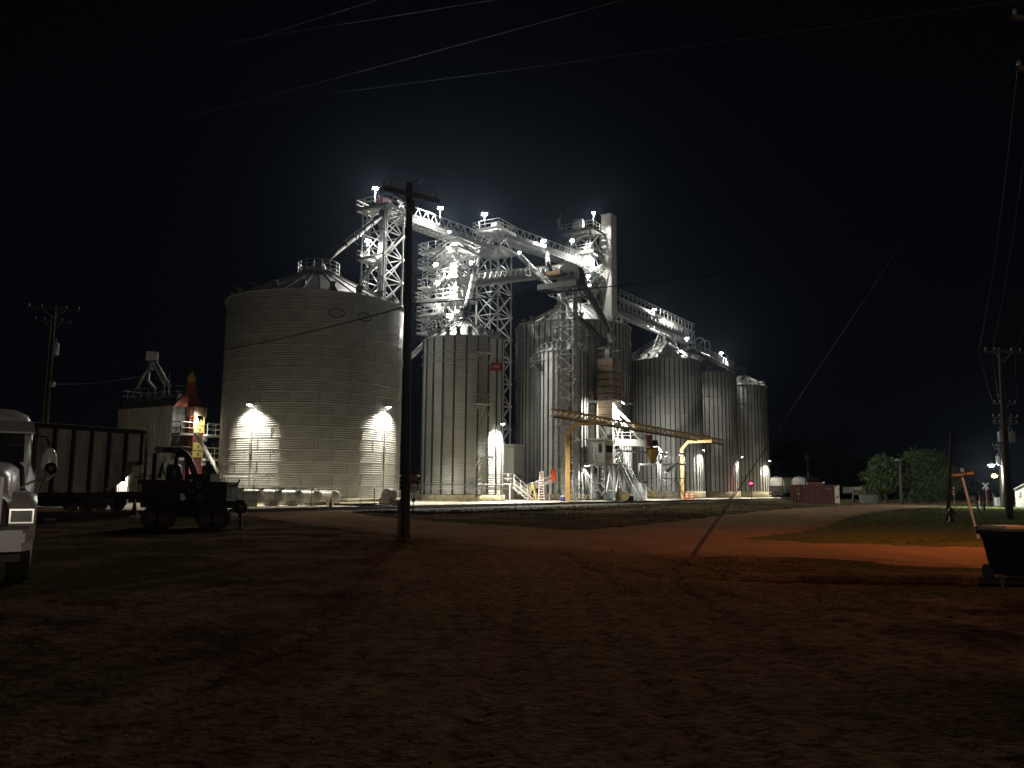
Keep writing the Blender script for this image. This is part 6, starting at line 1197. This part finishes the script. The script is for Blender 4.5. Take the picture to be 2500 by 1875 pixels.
# ------------------------------------------------------------------ wheeled bin at the right edge
wb_ = onz(2478, 1412, 0); wb_.z = base_h(wb_.x, wb_.y); wbin = thing('wheeled_bin', 'black wheeled rubbish bin with a dusty lid at the right edge', 'wheeled bin', wb_); yaw = .12; Rz = Matrix.Rotation(yaw, 3, 'Z')
def W3(x, y, z): return wb_+Rz @ Vector((x, y, z))
sec = [(.06, .29, .27), (.10, .30, .28), (.84, .40, .37), (.85, .47, .43), (.93, .47, .43)]
m_ = MB()
for z, wx, wy in sec: m_.v += [tuple(W3(x, y, z)) for x, y in ((-wx, -wy+.03), (-wx+.05, -wy), (wx-.05, -wy), (wx, -wy+.03), (wx, wy), (-wx, wy))]
m_.f = [(s_*6+i, s_*6+(i+1) % 6, (s_+1)*6+(i+1) % 6, (s_+1)*6+i) for s_ in range(len(sec)-1) for i in range(6)]+[(5, 4, 3, 2, 1, 0)]
binp = mat('black bin plastic', (.007, .007, .008), .8, 0, .1, 3, spec=.15); part(m_, 'body', binp, wbin)
l_ = MB(); l_.v = [tuple(W3(x, y, z)) for z, k_ in ((.935, 1.0), (.985, .98), (1.03, .8)) for x, y in ((-.44*k_, -.41*k_), (.44*k_, -.41*k_), (.44*k_, .41*k_), (-.44*k_, .41*k_))]; l_.f = [(i, (i+1) % 4, 4+(i+1) % 4, 4+i) for i in range(4)]+[(4+i, 4+(i+1) % 4, 8+(i+1) % 4, 8+i) for i in range(4)]+[(8, 9, 10, 11)]
part(l_, 'lid', mat('dusty lid', (.16, .13, .11), .6, 0, .2, 5), wbin); bar_p(wbin, 'handle', binp, W3(-.42, .5, .96), W3(.42, .5, .96), .05)
for s in (-1, 1): part(MB().tube([W3(s*.36, .2, .13), W3(s*.46, .2, .13)], .135, 16), 'wheel', rubber, wbin)
sk = onz(2447, 1452, 0); tg = thing('small_stake', 'small dark stake in the grass below the wheeled bin', 'stake', sk); bar_p(tg, 'stake', greywood, sk-UP*.1, at(2447, 1408, sk.y), .035); part(MB().box(at(2447, 1411, sk.y), (.07, .02, .1)), 'tab', greywood, tg)
# ------------------------------------------------------------------ trees
leaf_a = mat('broad green leaves', (.085, .125, .045), .6, 0, .25, .9, c2=(.05, .075, .025), spec=.3); leaf_b = mat('dark evergreen leaves', (.045, .065, .03), .65, 0, .25, .6, spec=.3)
def tree(label, x, y, H, Wd, n, ls, m, blobs=9, low=.12, group=None):
    rs_ = np.random.RandomState(int(abs(x*13+y*7)) % 9999); t = thing('tree', label, 'tree', V(x, y, base_h(x, y)), group)
    tr_ = MB(); lean = rs_.uniform(-.3, .3); tr_.tube([(x, y, -.2), (x+lean*.3, y, H*.25), (x+lean, y, H*.7)], [H*.03+.06, H*.022+.04, .05], 9)
    bl = []
    for i in range(blobs):
        a = rs_.uniform(0, 6.283); r_ = Wd*.5*rs_.uniform(.15, .62); zc_ = H*(low+(.82-low)*rs_.rand()**.8); k_ = 1-.45*abs(zc_/H-.45); c_ = np.array([x+r_*k_*math.cos(a), y+r_*k_*math.sin(a), zc_]); bl.append((c_, Wd*rs_.uniform(.17, .30), H*rs_.uniform(.13, .2)))
        tr_.tube([(x+lean*.5, y, H*.3), ((x+c_[0])/2, (y+c_[1])/2, H*.3+(c_[2]-H*.3)*.5), tuple(c_)], [.09+H*.006, .06, .02], 6)
    part(tr_, 'trunk', wood, t)
    cnt = n//blobs; V_ = []
    for c_, rw, rh in bl:
        d_ = rs_.normal(size=(cnt, 3)); d_ /= np.linalg.norm(d_, axis=1)[:, None]; rr_ = (.40+.85*rs_.rand(cnt)**1.3)[:, None]*(1+.25*np.sin(d_*5+c_).sum(1)/3)[:, None]
        p_ = c_+d_*rr_*[rw, rw, rh]; u_ = rs_.normal(size=(cnt, 3)); u_ /= np.linalg.norm(u_, axis=1)[:, None]; w_ = np.cross(u_, rs_.normal(size=(cnt, 3))); w_ /= np.linalg.norm(w_, axis=1)[:, None]; s_ = (ls*(.5+rs_.rand(cnt)))[:, None]
        V_.append(np.stack([p_-u_*s_, p_+w_*s_*.45, p_+u_*s_, p_-w_*s_*.45], 1))
    V_ = np.concatenate(V_); k = len(V_); V_ -= np.array([x, y, float(base_h(x, y))]); V_[:, :, 2] = np.maximum(V_[:, :, 2], .03)
    me = bpy.data.meshes.new('crown'); me.vertices.add(4*k); me.vertices.foreach_set('co', V_.ravel()); me.loops.add(4*k); me.loops.foreach_set('vertex_index', np.arange(4*k)); me.polygons.add(k); me.polygons.foreach_set('loop_start', np.arange(0, 4*k, 4)); me.polygons.foreach_set('loop_total', np.full(k, 4)); me.update(calc_edges=True)
    link('crown', me, m, t)
ta = at(2262, 1150, 128); tree('largest round green tree right of the yard lamp pole', ta.x, ta.y, at(2262, 1090, 128).z, 8.6, 15000, .17, leaf_a, 16, .06); tb = at(2160, 1150, 130); tree('smaller green tree left of the yard lamp pole', tb.x, tb.y, at(2160, 1103, 130).z, 6.6, 9000, .17, leaf_a, 12, .08)
tcn = at(2300, 1160, 136); tree('low green tree at the right flank of the largest tree', tcn.x, tcn.y, at(2300, 1130, 136).z, 6.0, 6000, .17, leaf_a, 9, .06)
bgt = [(1885, 1100, 215, 'dark tree rising behind the last bin'), (1935, 1060, 225, 'tall dark tree behind the grey hopper cars'), (1985, 1050, 230, 'tall dark tree behind the distant utility pole'), (2040, 1075, 222, 'dark tree above the right part of the red container'), (2095, 1105, 215, 'dark tree behind the parked trailer'), (2370, 1170, 230, 'low dark tree behind the railway crossbuck'), (524, 1072, 118, 'dark tree between the dryer and the wide bin'), (270, 1025, 128, 'dark tree behind the left edge of the dryer'), (1004, 1138, 135, 'small dark tree between the wide bin and narrow bin'), (190, 1040, 150, 'dark tree beyond the hopper car on the left')]
for u, v, Y, lb_ in bgt: q = at(u, 1150, Y); h_ = at(u, v, Y).z; tree(lb_, q.x, q.y, h_, h_*.95, 4200, .26 if Y > 140 else .2, leaf_b, 10, .08, 'dark background trees')
# low building between the bins, behind the pad
hs = thing('loading_dock', 'low lit dock with yellow rails between the wide and narrow bins', 'dock', at(1013, 1226, 97)); q = at(1012, 1200, 97); part(MB().box((q.x, q.y, .85), (5.5, 1.2, 1.3), .2), 'wall', concrete, hs); r = MB(); rail_mb(r, V(q.x-2.6, q.y-.5, 1.5), V(q.x+2.6, q.y+.5, 1.5), 1.1, 1.3, .07); part(r, 'railing', safety, hs); part(MB().box((q.x, q.y+2.5, 3.2), (6.5, 3, .18), .2), 'canopy', white, hs)
for s in (-2.8, 2.8): bar_p(hs, 'post', white, (q.x+s, q.y+1.6, .2), (q.x+s, q.y+1.6, 3.1), .15)
